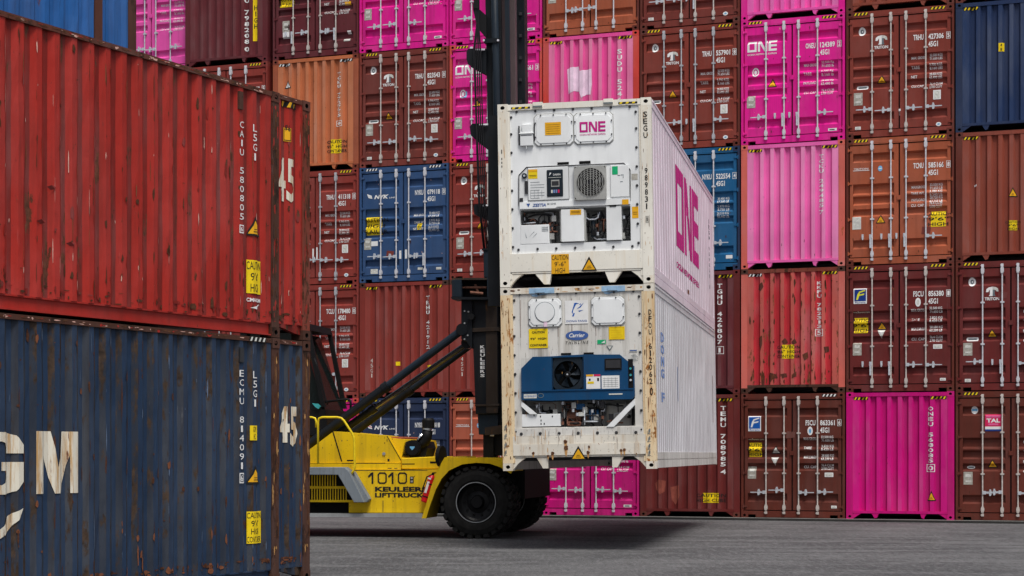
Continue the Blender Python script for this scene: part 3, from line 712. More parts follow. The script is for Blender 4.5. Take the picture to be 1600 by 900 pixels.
def corr_end(root, body, post, spec):
    """corrugated blind end of a container"""
    inst('corner_post', M_EPOST, post, root, (-HW, 0, 0)); inst('corner_post', M_EPOST_R, post, root, (HW, 0, 0))
    castings(root, spec.get('cast', post)); w_ = inst('end_wall', M_EWALL, [body, body + '_lighter'], root)
    inst('header', M_EHEAD, spec.get('head', body), root); inst('sill', M_ESILL, spec.get('sill', body), root)
    new = lambda: Decal(ECORR, .005, U)
    eds = [x for x, d in ECORR.pts[1:-1] if d == 0]
    scuffs(root, ECORR, .15, CW - .15, .2, 2.75, 200 if body == 'rusty_red' else 30, ['chip_rust'] * 3 + ['chip_orange'] if body == 'rusty_red' else ['chip_rust', body], random.random(), .03, .42 if body == 'rusty_red' else .12, .05 if body == 'rusty_red' else .018, edge=eds, M=U, off=.004, low=.7 if body == 'rusty_red' else .3)
    hz = spec.get('hz', ('yellow', 'yellow'))
    if hz[0]: hazard(new(), .17, .50, zt(.175), zt(.115), 4, hz[0]).build('hazard_stripe', root)
    if hz[1]: hazard(new(), CW - .53, CW - .17, zt(.175), zt(.115), 4, hz[1]).build('hazard_stripe', root)
    for t, x0, x1, a, b, bx in spec.get('serial', []):
        sm_ = t == '45G1'; new().stack(t, x0 - (0 if sm_ else .008), x1 + (-.02 if sm_ else .008), zt(a), zt(b), 'paper' if sm_ else 'white', boxed=bx, gap=.24, bold=0 if sm_ else .02).build('serial_number', root)
    for cx, a, b, fill in spec.get('tri', []): triangle(new(), cx, zt(b), zt(a), .10, fill).build('warning_triangle', root)
    for x0, x1, a, b, lines in spec.get('caution', []):
        D = new().rect(x0, x1, zt(b), zt(a), 'yellow'); n = max(1, len(lines)); h = (b - a) / n
        for i, t in enumerate(lines):
            s_ = min(.46, .085 * len(t)) * (x1 - x0) / .5 * 1.0; m = (x0 + x1) / 2
            D.text(t, m - s_, m + s_, zt(a + h * (i + .84)), zt(a + h * (i + .16)), 'text_black', 1)
        D.build('caution_sticker', root)
    for pts, mat in spec.get('patch', []):
        new().poly([(x, zt(z)) for x, z in pts], mat).build('paint_patch', root)
    if spec.get('vlabel'):
        x0, x1, a, b = spec['vlabel']; new().rect(x0, x1, zt(b), zt(a), 'yellow').stack('45 HIGH', x0 + .02, x1 - .02, zt(a + .03), zt(b - .3), 'text_black', 1).build('caution_sticker', root)
GROUP = 'containers stacked five high in the far wall'
def wall(c, t, kind, body, label, post=None, dx=0., dy=0., **spec):
    loc = W0 + WD * ((c + .5) * PITCH + dx) + WN * dy; loc.z = PAD + t * TIER
    root = thing('shipping_container', label, 'container', loc, -TH, GROUP)
    shell(root, body, post); post = post or body
    (door_end if kind == 'door' else corr_end)(root, body, post, spec)
    return root
C96 = ['CAUTION', "9'6\"", 'HIGH']
# columns counted from the left edge of the orange container; tiers from the ground
# column -2 and -1 (mostly behind the near stack)
for t in range(4): wall(-2, t, 'door', 'brown', 'brown container, %s in the leftmost wall column, behind the near stack' % ('lowest', 'second lowest', 'third lowest', 'fourth lowest')[t], dx=-.05, dy=.25, serial=None, tri=None, plate=None, hz=(None, None))
wall(-2, 4, 'door', 'light_magenta', 'light magenta container with doors, at upper left between the bright blue and maroon ones', dx=-.05, dy=.25,
     serial=('ONEU', '124512', '4', '45G1'), wt=WT2, tri=None, hand='LLLR', rod='galvanised')
for t in range(3): wall(-1, t, 'door', 'brown_red', 'red brown container, %s in the second wall column, behind the near stack' % ('lowest', 'second from ground', 'third from ground')[t], dx=-.12, serial=None, tri=None, plate=None, hz=(None, None))
wall(-1, 3, 'door', 'brown_red', 'red brown container showing only a door corner under the maroon corrugated one', dx=-.12, hz=(None, 'yellow'), serial=('TRHU', '411290', '5', '45G1'))
wall(-1, 4, 'corr', 'maroon', 'maroon container with corrugated end and tall narrow yellow sticker, upper left of the wall', post='maroon', dx=-.12,
     serial=[('TEMU 798208', 1.76, 1.86, .75, 2.42, False), ('0', 1.76, 1.86, 2.46, 2.62, False)], vlabel=(2.0, 2.13, .9, 2.35), hz=(None, None))
# column 0
wall(0, 0, 'door', 'magenta_end', 'magenta container on the ground seen through the forklift cab frame', post='salmon_red', hz=(None, 'yellow'), style='one', serial=('ONEU', '112640', '3', '45G1'), wt=WT2)
wall(0, 1, 'door', 'brown_red', 'red brown container with doors numbered TCLU 178480, beside the near stack', serial=('TCLU', '178480', '0', '45G1'), style='triton', hand='LLRL')
wall(0, 2, 'door', 'brown_red', 'red brown container with doors numbered TRHU 411318, left of the blue NYKU one', serial=('TRHU', '411318', '0', '45G1'), style='triton', hand='VRRR',
     patches=[(1.13, 1.17, 1.98, 2.32, 'white', 0), (1.24, 1.28, 1.95, 2.25, 'white', 1)])
wall(0, 3, 'corr', 'orange', 'bright orange container with corrugated end and white triangle', post='rust_orange', cast='rust_post', hz=('white', 'white'),
     serial=[('TCKU 772775 0', 1.83, 1.93, .42, 1.78, True)], tri=[(.42, .52, .74, 'white')], caution=[(1.66, 1.96, 2.13, 2.48, ['CAUTION', "9'6\" HIGH", 'CONTAINER'])])
wall(0, 4, 'door', 'maroon', 'maroon container with doors and yellow caution sticker, top row above the orange one', serial=('TRIU', '819044', '1', '45G1'), hand='VLRV',
     caution=[(.20, .58, 1.28, 1.56, ['CAUTION', "9'6\" HIGH"], 0)], tri=None, patches=[(2.05, 2.22, 1.56, 1.65, 'amber', 1), (2.12, 2.22, 2.30, 2.38, 'white', 1), (2.02, 2.2, 2.50, 2.56, 'paper', 1), (.28, .47, 2.2, 2.36, 'white', 0)], plate=(.365, 2.03))
# column 1
wall(1, 0, 'door', 'dark_navy', 'navy container with doors on the ground behind the forklift hood', post='dark_navy', style='nyk', stripe='logo_red', serial=('NYKU', '070418', '', '45G1'), hz=('yellow', 'yellow'))
wall(1, 1, 'corr', 'brown_red', 'red brown container with corrugated end behind the forklift tilt cylinders', post='brown_red', cast='rust_post_dark', hz=('yellow', 'yellow'),
     serial=[('TRHU 421912 5', 1.82, 1.92, .36, 1.95, False), ('45G1', .30, .36, 1.9, 2.4, False)], caution=[(1.0, 1.1, 2.0, 2.1, []), (1.85, 1.96, 2.1, 2.2, [])])
wall(1, 2, 'door', 'blue', 'blue container with doors numbered NYKU 079118 and yellow caution high trailer sticker', post='blue', cast='rust_post', style='nyk', serial=('NYKU', '079118', '0', '45G1'), hand='LLRV', hz=('white', 'white'),
     wt=[(1.22, 'MAX GROSS', '30.480 KG', '67.200 LB'), (1.40, 'TARE WT', '3.970 KG', '8.750 LB'), (1.57, 'NET WT', '26.510 KG', '58.440 LB')],
     caution=[(.17, .60, 1.25, 1.70, ['CAUTION', 'HIGH', 'TRAILER'], 0), (1.58, 1.70, 1.45, 1.62, ['95'], 1)],
     patches=[(.30, .50, 1.86, 1.98, 'white', 0), (.30, .50, 2.56, 2.68, 'paper', 0), (1.09, 1.15, 2.12, 2.45, 'white', 0), (1.25, 1.31, 2.1, 2.4, 'white', 1), (1.60, 1.74, 2.56, 2.62, 'paper', 1), (2.1, 2.24, 2.57, 2.63, 'paper', 1)], platec='plate')
wall(1, 3, 'door', 'brown_cool', 'brown container with doors numbered TRHU 823543, right of the bright orange one', style='triton', serial=('TRHU', '823543', '0', '45G1'), hand='LLRR', post='brown')
wall(1, 4, 'door', 'magenta', 'magenta container with doors, top row above the brown TRHU 823543 one', post='magenta', style='one', serial=('ONEU', '148201', '6', '45G1'), wt=WT2, hand='LLRN', hz=('yellow', 'yellow'))
# column 2
wall(2, 0, 'door', 'light_orange', 'orange brown container with doors on the ground behind the lower mast', style='small', serial=('TCNU', '671820', '2', '45G1'), post='brown', hz=('yellow', 'yellow'))
wall(2, 1, 'corr', 'brown_red', 'red brown container with corrugated end directly behind the black mast carriage', post='brown_red', cast='rust_post_dark', serial=[('45G1', .30, .36, 1.9, 2.4, False)])
wall(2, 2, 'door', 'brown_red', 'red brown container with doors and warning triangle behind the hydraulic hoses', post='brown', style='triton', serial=('TRHU', '538114', '7', '45G1'))
wall(2, 3, 'door', 'magenta', 'magenta container with doors numbered ending 16561, behind the middle of the mast', post='salmon_red', style='one', serial=('ONEU', '116561', '3', '45G1'), wt=WT2, patches=[(.30, .44, 1.15, 1.31, 'sky_sticker', 0)])
wall(2, 4, 'door', 'magenta', 'magenta container with doors, top row behind the top of the mast', post='magenta', style='one', serial=('ONEU', '135077', '8', '45G1'), wt=WT2, hand='LLRR')
# column 3
wall(3, 0, 'door', 'magenta_end', 'magenta container on the ground under the lifted refrigerated containers', post='magenta_end', style='one', serial=('ONEU', '102933', '1', '45G1'), wt=WT2, hand='LLRR', tri=None)
wall(3, 1, 'door', 'brown', 'brown container hidden behind the lower lifted container', post='brown', serial=None, tri=None)
wall(3, 2, 'door', 'brown', 'brown container hidden behind the upper lifted container', post='brown', serial=None, tri=None)
wall(3, 3, 'corr', 'pink', 'pink container with corrugated end and white painted-over patch', post='salmon_red', cast='salmon_red', hz=('yellow', 'yellow'),
     serial=[('SUDU 524636', 1.90, 2.0, .40, 2.0, False), ('8', 1.90, 2.0, 2.05, 2.18, True)],
     patch=[([(.60, .80), (.68, .77), (.90, .75), (.94, .87), (1.02, .85), (1.24, .84), (1.25, 1.2), (1.22, 1.46), (1.10, 1.44), (.98, 1.52), (.92, 1.36), (.80, 1.34), (.64, 1.40), (.62, 1.1)], 'patch_white')])
wall(3, 4, 'door', 'rust_orange', 'orange brown container with doors, top row above the pink corrugated one', post='dark_brown', serial=('TRLU', '739162', '5', '45G1'), hand='RLLN', hz=(None, None), style=None)
# column 4
wall(4, 0, 'corr', 'dark_red', 'dark red container with corrugated end on the ground, right of the magenta one', post='dark_red', cast='dark_brown', hz=(None, 'yellow'),
     serial=[('TEMU 708985', 1.98, 2.08, .27, 1.72, False), ('4', 1.98, 2.08, 1.76, 1.9, False)], caution=[(1.54, 1.93, 2.33, 2.56, ['CAUTION', 'HIGH CUBE'])],
     patch=[([(.35, 2.12), (.45, 2.02), (.62, 2.05), (.60, 2.3), (.48, 2.38), (.38, 2.25)], 'patch_brown'), ([(.74, 2.2), (.95, 2.15), (.98, 2.4), (.86, 2.62), (.78, 2.5)], 'patch_brown')])
wall(4, 1, 'corr', 'maroon', 'maroon container with corrugated end, right beside the lower lifted container', post='dark_red', hz=(None, 'yellow'),
     serial=[('TGHU 426807', 1.90, 2.0, .30, 1.75, False), ('1', 1.90, 2.0, 1.80, 1.95, True)])
wall(4, 2, 'door', 'strong_blue', 'blue container with doors numbered NYKU 522554, right beside the upper lifted container', post='dark_navy', cast='rust_post_dark', style='nyk', serial=('NYKU', '522554', '4', '45G1'), hand='LLVR', tri=None,
     wt=[(1.22, 'MAX GROSS', '30.480 KG', '67.200 LB'), (1.40, 'TARE WT', '3.970 KG', '8.750 LB'), (1.57, 'NET WT', '26.510 KG', '58.440 LB')], patches=[(2.1, 2.26, 2.55, 2.63, 'white', 1)])
wall(4, 3, 'door', 'brown', 'brown container with doors numbered TRHU 557901, behind the upper lifted container', post='dark_brown', style='triton', serial=('TRHU', '557901', '8', '45G1'), hand='LLVR', hz=('yellow', 'yellow'))
wall(4, 4, 'door', 'brown_cool', 'brown container with doors, top row above the TRHU 557901 one', post='dark_brown', serial=('TRHU', '604417', '2', '45G1'), hand='LLVN', style='triton')
# column 5
wall(5, 0, 'door', 'dark_brown', 'dark brown container numbered FSCU 863361 with blue and white flag logo, on the ground', post='dark_brown', style='florens', fcol=('logo_blue', 'white'), serial=('FSCU', '863361', '6', '45G1'), wt=WT3,
     hand='LLRR', hz=(None, 'white'), caution=[(.18, .48, 1.15, 1.48, C96, 0)], tri=(.80, 1.40, 1.21), trifill='paper', plate=(.235, 1.85))
wall(5, 1, 'corr', 'rusty_red', 'red container with rusty corrugated end and yellow sticker in the middle', post='salmon', cast='rust_post_dark', sill='rust_post_dark', head='rust_post', hz=('white', 'yellow'),
     serial=[('KKFU 782313', 1.79, 1.89, .32, 1.42, False), ('5', 1.79, 1.89, 1.45, 1.58, True)],
     caution=[(.97, 1.26, 1.78, 2.10, ['CAUTION', "9'6\" HIGH", 'CONTAINER'])],
     patch=[([(.42, .36), (.50, .31), (.53, .42), (.46, .52), (.40, .48)], 'rust_bloom'), ([(.96, 1.70), (1.04, 1.62), (1.10, 1.72), (1.02, 1.79)], 'rust_bloom'), ([(1.19, 1.72), (1.27, 1.64), (1.31, 1.73), (1.24, 1.80)], 'rust_bloom'),
            ([(1.45, 2.02), (1.56, 1.95), (1.58, 2.08), (1.50, 2.16)], 'rust_bloom'), ([(1.95, 1.85), (2.05, 1.83), (2.07, 1.95), (1.98, 1.99)], 'rust_bloom'), ([(.68, 2.42), (.82, 2.46), (.86, 2.54), (.74, 2.58), (.66, 2.7), (.64, 2.5)], 'rust_bloom'),
            ([(.94, 2.46), (1.06, 2.44), (1.08, 2.52), (.98, 2.56)], 'rust_bloom'), ([(1.2, 2.48), (1.3, 2.40), (1.3, 2.52), (1.2, 2.56)], 'rust_bloom'), ([(.42, 1.6), (.50, 1.55), (.5, 1.75), (.46, 1.9), (.42, 1.75)], 'rust_bloom'), ([(.50, 2.36), (.56, 2.5), (.55, 2.7), (.49, 2.7), (.47, 2.5)], 'rust_bloom')])
wall(5, 2, 'corr', 'pale_pink', 'pale pink container with corrugated end, right beside the lifted containers', post='salmon', hz=('yellow', 'yellow'),
     serial=[('TCKU 249485', 1.84, 1.94, .30, 1.54, False), ('7', 1.84, 1.94, 1.58, 1.70, False)])
wall(5, 3, 'door', 'magenta', 'magenta container with doors numbered ONEU 124389', post='magenta', style='one', serial=('ONEU', '124389', '2', '45G1'), wt=WT2, hand='LVVR', hz=('yellow', 'yellow'))
wall(5, 4, 'corr', 'light_magenta', 'light magenta container with corrugated end, top row above the ONEU 124389 one', post='magenta', hz=(None, None))
# column 6
wall(6, 0, 'corr', 'magenta_end', 'strong magenta container with corrugated end on the ground', post='magenta_end', hz=('yellow', 'yellow'),
     serial=[('ONEU 568085', 1.86, 1.965, .33, 1.62, False), ('0', 1.86, 1.965, 1.66, 1.80, True)], tri=[(1.93, 2.24, 2.47, 'amber')])
wall(6, 1, 'door', 'dark_red', 'dark red container numbered FSCU 856380 with blue and yellow flag logo', post='dark_brown', style='florens', serial=('FSCU', '856380', '1', '45G1'), wt=WT3, hand='VVRR', hz=('yellow', 'yellow'),
     caution=[(.175, .49, 1.20, 1.55, C96, 0)], tri=(.80, 1.46, 1.27), plate=(.235, 1.93))
wall(6, 2, 'door', 'rust_orange', 'orange brown container with doors numbered TCNU 585166 and yellow caution sticker', post='dark_brown', style='small', serial=('TCNU', '585166', '8', '45G1'), hand='VVVR', hz=('yellow', 'yellow'),
     wt=[(1.14, 'MAXGROSS', '32.500 KG', '71.650 LB'), (1.29, 'TARE WT.', '3.780 KG', '8.340 LB'), (1.43, 'PAYLOAD', '28.720 KG', '63.310 LB'), (1.56, 'CU. CAP.', '76.4 CU.M', '2.698 CU.FT')],
     caution=[(1.92, 2.25, 1.74, 2.09, C96, 1)], tri=(.80, 1.96, 1.76), plate=(.235, 1.93), platec='paper')
wall(6, 3, 'door', 'brown', 'brown container with doors numbered TRHU 427306, left of the navy one', post='dark_brown', style='triton', serial=('TRHU', '427306', '5', '45G1'), hand='LLRR', hz=('yellow', 'yellow'),
     patches=[(1.195, 1.24, 2.28, 2.42, 'white', 0)])
wall(6, 4, 'corr', 'brown_warm', 'brown container with corrugated end, top row above the TRHU 427306 one', post='dark_brown', hz=(None, None))
# column 7
wall(7, 0, 'door', 'dark_brown', 'dark brown container on the ground with a pink square logo on its left door', post='dark_brown', style='tal', serial=('TCLU', '903356', '9', '45G1'), hand='RLRR', hz=('yellow', 'yellow'))
wall(7, 1, 'door', 'dark_red', 'dark red container with doors at the right edge, above the one with pink square logo', post='dark_brown', style='triton', serial=('TRHU', '380245', '3', '45G1'), hand='LVRR', hz=('yellow', 'yellow'))
wall(7, 2, 'corr', 'brown_warm', 'brown container with corrugated end at the right edge, below the navy one', post='dark_brown', hz=('yellow', 'yellow'),
     tri=[(1.25, 1.28, 1.50, 'amber')], caution=[(1.16, 1.34, 2.02, 2.24, ['CAUTION', "9'6\"", 'HIGH'])], patch=[([(.40, 1.20), (.46, 1.18), (.46, 1.22), (.41, 1.24)], 'white')])
wall(7, 3, 'corr', 'navy', 'navy container with corrugated end at the upper right edge', post='dark_navy', hz=('yellow', 'yellow'), caution=[(.94, 1.06, .96, 1.15, ['4', '8'])])
wall(7, 4, 'corr', 'dark_brown', 'dark brown container in the top right corner, above the navy one', post='dark_brown', hz=(None, None))

plain('rust_spot', (.11, .045, .02), .85, 0, .5, 30); plain('rust_run', (.50, .27, .10), .7, 0, .35, 20)

# ------------------------------------------------------------------ the near stack of 45 ft containers (long sides face us)
NL = 13.716; NA = math.pi / 2 - .4595
NX = Vector((math.cos(NA), math.sin(NA), 0)); NN = Vector((-math.sin(NA), math.cos(NA), 0)); NC = Vector((-2.4575, 23.687, 0))
PXR = NL - .76
def near_box(row, lev, mats, label, sheetmats, group=None, detail=True):
    """45 ft container; local x runs along the side that faces the camera"""
    body, worn, rail, post, postd = mats
    loc = NC + NN * (2.6 * row) - NX * NL; loc.z = lev * 2.905
    root = thing('long_shipping_container', label, 'container', loc, NA, group)
    rnd = random.Random(lev + 10 * row); cs = []
    segs = [(.17, .76 - .085), (.76 + .085, PXR - .085), (PXR + .085, NL - .16)]
    for a, b in segs:
        c = Corr(a, b, .270, .074, .064, .038, .004) if b - a > 2 else Corr(a, b, .25, .08, .055, .034, .004)
        cs.append(c); mb = MB(); c.sheet(mb, .17, CH - .062, nz=9 if b - a > 2 else 2, wob=.006, rnd=rnd, mats=sheetmats)
        mb.build('side_panel', [body, worn], root)
    m = MB(); m.box(.178, NL - .178, -.006, .06, CH - .062, CH - .008); m.build('top_rail', rail, root)
    m = MB(); m.box(.76 + .09, PXR - .09, .035, .09, .025, .165); m.box(.76 + .09, PXR - .09, .012, .09, .155, .172); m.box(.76 + .09, PXR - .09, .0, .09, .02, .035)
    m.box(.17, .76 - .09, .035, .09, .03, .168); m.build('bottom_rail', body, root)
    m = MB(); m.prism([(PXR + .09, .168), (NL - .17, .168), (NL - .17, .06), (NL - .30, .075), (PXR + .24, .12), (PXR + .09, .14)], .03, .09); m.build('end_rail', worn if row == 0 else body, root)
    for x in (.085, .76, PXR, NL - .085):
        w_ = .075 if abs(x - PXR) < .01 or x == .76 else .08
        m = MB(); m.box(x - w_, x + w_, -.004, .10, .1185, CH - .1185); m.build('corner_post' if x in (.085, NL - .085) else 'support_post', post if x != PXR else postd, root)
        for z in (0, CH - .118): inst('corner_casting', M_CAST, [rail if z else postd, 'cavity_black'], root, (x - .081, -.012, z))
    for z in (0, CH - .118):
        for x in (0, NL - .17):
            o = inst('corner_casting', M_CAST, [postd, 'cavity_black'], root, (x, CW - .16, z))
    # ends, far side, roof, floor
    m = MB(); c = Corr(.15, CW - .15, .24, .085, .042, .045, .0)
    m.M = Matrix(((0, -1, 0, NL - .01), (1, 0, 0, 0), (0, 0, 1, 0), (0, 0, 0, 1))); c.sheet(m, .16, CH - .1); m.build('end_wall', body, root)
    m = MB(Matrix(((0, 1, 0, .01), (-1, 0, 0, CW), (0, 0, 1, 0), (0, 0, 0, 1)))); c.sheet(m, .16, CH - .1); m.build('end_wall', body, root)
    m = MB(); m.box(.1, NL - .1, .06, CW - .05, CH - .05, CH - .025); m.build('roof', body, root)
    m = MB(); m.box(.1, NL - .1, .10, CW - .05, .15, .18); m.build('floor', 'dark_metal', root)
    m = MB(Matrix(((-1, 0, 0, NL), (0, -1, 0, CW), (0, 0, 1, 0), (0, 0, 0, 1)))); c2 = Corr(.17, NL - .17, .278, .072, .068, .036); c2.sheet(m, .03, CH - .03); m.build('side_panel', body, root)
    return root, cs
def near_wear(root, cs, seed, mats1, mats2):
    for a, b in ((PXR - .07, PXR + .07), (NL - .16, NL - .01)):
        scuffs(root, Flat(-.004), a, b, .14, 2.75, 90, ['chip_rust', 'chip_rust', 'rust_spot', 'rust_run' if seed > 15 else 'near_red'], seed + 5, .03, .5, .045, off=.002, name='rust_chips')
    scuffs(root, Flat(-.006), 6.5, NL - .2, CH - .058, CH - .012, 160, ['chip_rust', 'rust_spot', 'near_red', 'chip_light'], seed + 6, .012, .04, .14, off=.002, name='rust_chips')
    for c in cs:
        if c.x1 - c.x0 < .6 and c.x0 < 3: continue
        e = [x for x, d in c.pts[1:-1] if d == 0]; L_ = c.x1 - c.x0; k = 1 if L_ > 2 else .15
        x0 = max(c.x0 + .02, 6.5) if L_ > 2 else c.x0 + .02
        scuffs(root, c, x0, c.x1 - .02, .2, 2.8, int(230 * k), mats1, seed, .05, .55, .016, edge=[x for x in e if x > x0], off=.0075, low=.1)
        scuffs(root, c, x0, c.x1 - .02, .2, 2.8, int(170 * k), mats2, seed + 1, .02, .30, .05, edge=[x for x in e if x > x0], off=.0085, low=.8, name='rust_chips')
        scuffs(root, c, x0, c.x1 - .02, .17, .32, int(120 * k), mats2, seed + 2, .02, .12, .12, off=.008, name='rust_chips')
def fit4(D, t, b, mat, **k): return D.text(t, b[0], b[1], b[2], b[3], mat, **k)
red, cs = near_box(0, 1, ('near_red', 'near_red_worn', 'rust_rail', 'rust_post', 'rust_post_dark'), 'red long container with a rusty top rail, upper one of the near stack at left', (0, 0, 1), 'long containers of the near stack')
S = cs[1]; E2 = cs[2]; nd = lambda p: Decal(p, .009)
def on_rib(c, b, wd):
    "centre a narrow mark on the nearest outer rib"
    m = (b[0] + b[1]) / 2; fl = [(p[0] + q[0]) / 2 for p, q in zip(c.pts, c.pts[1:]) if p[1] == 0 and q[1] == 0 and q[0] - p[0] < .12]
    x = min(fl, key=lambda v: abs(v - m)); return (x - wd / 2, x + wd / 2, b[2], b[3])
b = (12.191, 12.262, 1.298, 2.458); b = on_rib(S, b, .078); nd(S).stack('CAIU 580805', b[0], b[1], b[3], b[2], 'white', gap=.3, bold=0).build('serial_number', red)
b = (12.187, 12.277, 1.159, 1.255); b = on_rib(S, b, .085); nd(S).text('6', b[0] + .02, b[1] - .02, b[2] + .02, b[3] - .02, 'white').frame(b[0] - .0, b[1] + .0, b[2], b[3], .012, 'white').build('serial_number', red)
b = (12.46, 12.519, 2.016, 2.461); b = on_rib(S, b, .078); nd(S).stack('L5G1', b[0], b[1], b[3], b[2], 'white', gap=.25, bold=0).build('size_code', red)
b = (13.025, 13.401, 1.632, 2.151); D = nd(E2); D.text('4', b[0], (b[0] + b[1]) / 2 + .0, b[2], b[3], 'rusted_lettering', bold=.02).text('5', (b[0] + b[1]) / 2 + .01, b[1], b[2], b[3], 'rusted_lettering', bold=.02); D.build('number_lettering', red)
def near_tri(b, par): D = nd(S); triangle(D, (b[0] + b[1]) / 2, b[2], b[3], (b[1] - b[0]) / 2); return D.build('warning_triangle', par)
near_tri((12.394, 12.672, 1.153, 1.383), red)
def near_caution(b, lines, par, prof):
    D = nd(prof).rect(b[0], b[1], b[2], b[3], 'yellow'); n = len(lines); h = (b[3] - b[2]) / n; w_ = b[1] - b[0]
    for i, t in enumerate(lines):
        q = min(.47, .075 * len(t)) * w_; mdl = (b[0] + b[1]) / 2; D.text(t, mdl - q, mdl + q, b[3] - h * (i + .85), b[3] - h * (i + .13), 'text_black', 1, bold=0)
    return D.build('caution_sticker', par)
near_caution((12.401, 12.692, 0.485, 0.872), ['CAUTION', "9'6\"", 'HIGH'], red, S)
b = (12.407, 12.685, 0.388, 0.433); D = nd(S).text('CMACGM', b[0], b[1], b[2], b[3], 'white', bold=.03); D.poly([(b[0] + .05, b[2] - .07), (b[1] - .02, b[2] - .02), (b[1] - .10, b[2] - .085)], 'white'); D.build('logo', red)
b = (13.177, 13.295, 2.353, 2.513); D = nd(E2).rect(b[0], b[1], b[2], b[3], 'amber'); D.frame(b[0] + .01, b[1] - .01, b[2] + .01, b[3] - .01, .008, 'text_black', 1).text("9'6", b[0] + .03, b[1] - .03, b[2] + .12, b[2] + .2, 'text_black', 1); D.build('caution_sticker', red)
b = (13.094, 13.444, 2.732, 2.786); hazard(nd(E2), b[0], b[1], CH - .135, CH - .07, 3, 'amber').build('hazard_stripe', red)
b = (12.2, 12.277, 2.577, 2.782); m = MB(); m.box(b[0], b[1], -.012, .03, b[2], b[3]); m.build('bracket', 'rust_post_dark', red)
# torn dents low on the left
for px in [(8.749, 0.926), (8.903, 1.28), (9.198, 0.748)]:
    m = MB(); x, z = px
    c_ = [(x - .05, -.001, z - .005), (x + .01, -.014, z + .018), (x + .09, .001, z + .012), (x + .07, -.010, z - .012), (x + .02, .004, z - .03), (x - .02, -.005, z - .02)]
    m.add(c_, [(0, 1, 4, 5), (1, 2, 3, 4)]); m.build('dent', 'near_red_worn', red)
near_wear(red, cs, 11, ['chip_light', 'chip_orange', 'chip_rust'], ['chip_rust', 'chip_rust', 'near_red_worn'])
blu, cs = near_box(0, 0, ('near_blue', 'near_blue_worn', 'rust_post_dark', 'rust_post_dark', 'rust_post_dark'), 'dark blue long container with big rusty white letters, bottom of the near stack', (0, 1, 0), 'long containers of the near stack')
S = cs[1]; E2 = cs[2]
near_wear(blu, cs, 21, ['chip_rust', 'chip_blue', 'chip_rust'], ['chip_rust', 'chip_rust', 'chip_orange'])
b = (12.213, 12.28, 1.341, 2.509); b = on_rib(S, b, .085); nd(S).stack('ECMU 814091', b[0], b[1], b[3], b[2], 'white', gap=.3, bold=0).build('serial_number', blu)
b = (12.206, 12.29, 1.194, 1.312); b = on_rib(S, b, .085); nd(S).text('6', b[0] + .02, b[1] - .02, b[2] + .02, b[3] - .02, 'white').frame(b[0] - .0, b[1] + .0, b[2], b[3], .012, 'white').build('serial_number', blu)
b = (12.473, 12.535, 2.066, 2.504); b = on_rib(S, b, .078); nd(S).stack('L5G1', b[0], b[1], b[3], b[2], 'white', gap=.25, bold=0).build('size_code', blu)
b = (13.052, 13.472, 1.616, 2.097); D = nd(E2); D.text('4', b[0], (b[0] + b[1]) / 2 + .0, b[2] + .05, b[3], 'rusted_lettering', bold=.05).text('5', (b[0] + b[1]) / 2 + .01, b[1], b[2], b[3], 'rusted_lettering', bold=.05); D.build('number_lettering', blu)
near_tri((12.394, 12.672, 1.183, 1.398), blu)
near_caution((12.407, 12.699, 0.491, 0.863), ['CAUTION', "9'6\"", 'HIGH', 'CONTAINER'], blu, S)
near_caution((12.453, 12.579, 1.688, 1.859), ['CGM', 'HC'], blu, S)
b = (12.407, 12.753, 2.812, 2.857); hazard(Decal(Flat(-.006), .003), b[0], b[1], CH - .058, CH - .012, 4, 'paper').build('hazard_stripe', blu)
b = (7.781, 8.522, 1.14, 1.741); X = lambda a: b[0] + (b[1] - b[0]) * a
Z = lambda a: b[2] + (b[3] - b[2]) * a
D = nd(S)
go = [(.98, .66), (.98, .80), (.86, .95), (.66, 1.0), (.34, 1.0), (.12, .93), (.0, .76), (.0, .24), (.12, .07), (.34, .0), (.66, .0), (.86, .05), (.98, .20), (.98, .52), (.55, .52)]
gi = [(.66, .66), (.66, .76), (.62, .83), (.56, .85), (.44, .85), (.36, .82), (.32, .74), (.32, .26), (.36, .18), (.44, .15), (.56, .15), (.62, .18), (.66, .25), (.66, .38), (.55, .38)]
for i in range(len(go) - 1): D.poly([(X(go[i][0]), Z(go[i][1])), (X(go[i + 1][0]), Z(go[i + 1][1])), (X(gi[i + 1][0]), Z(gi[i + 1][1])), (X(gi[i][0]), Z(gi[i][1]))], 'rusted_lettering')
D.build('company_lettering', blu)
b = (8.701, 9.358, 1.136, 1.756); D = nd(S).rect(X(0), X(.20), Z(0), Z(1), 'rusted_lettering').rect(X(.80), X(1), Z(0), Z(1), 'rusted_lettering')
D.poly([(X(.202), Z(1)), (X(.36), Z(1)), (X(.50), Z(.42)), (X(.50), Z(0)), (X(.42), Z(0)), (X(.202), Z(.62))], 'rusted_lettering').poly([(X(.798), Z(1)), (X(.64), Z(1)), (X(.502), Z(.42)), (X(.502), Z(0)), (X(.58), Z(0)), (X(.798), Z(.62))], 'rusted_lettering').build('company_lettering', blu)
nd(S).poly([(8.503, 1.002), (8.447, 0.891), (8.3, 0.772), (8.064, 0.671), (7.643, 0.592), (7.643, 0.652), (8.046, 0.745), (8.227, 0.836), (8.318, 0.932)], 'rusted_lettering').build('logo', blu)
b = (12.213, 12.29, 2.582, 2.751); m = MB(); m.box(b[0], b[1], -.012, .03, b[2], b[3]); m.build('bracket', 'dark_metal', blu)
for lev in (0, 1):
    near_box(1, lev, ('near_red', 'near_red_worn', 'rust_rail', 'rust_post', 'rust_post_dark'), 'red long container behind the near stack, %s one under the bright blue container' % ('lower', 'upper')[lev], (0, 0, 0), 'long containers of the near stack')
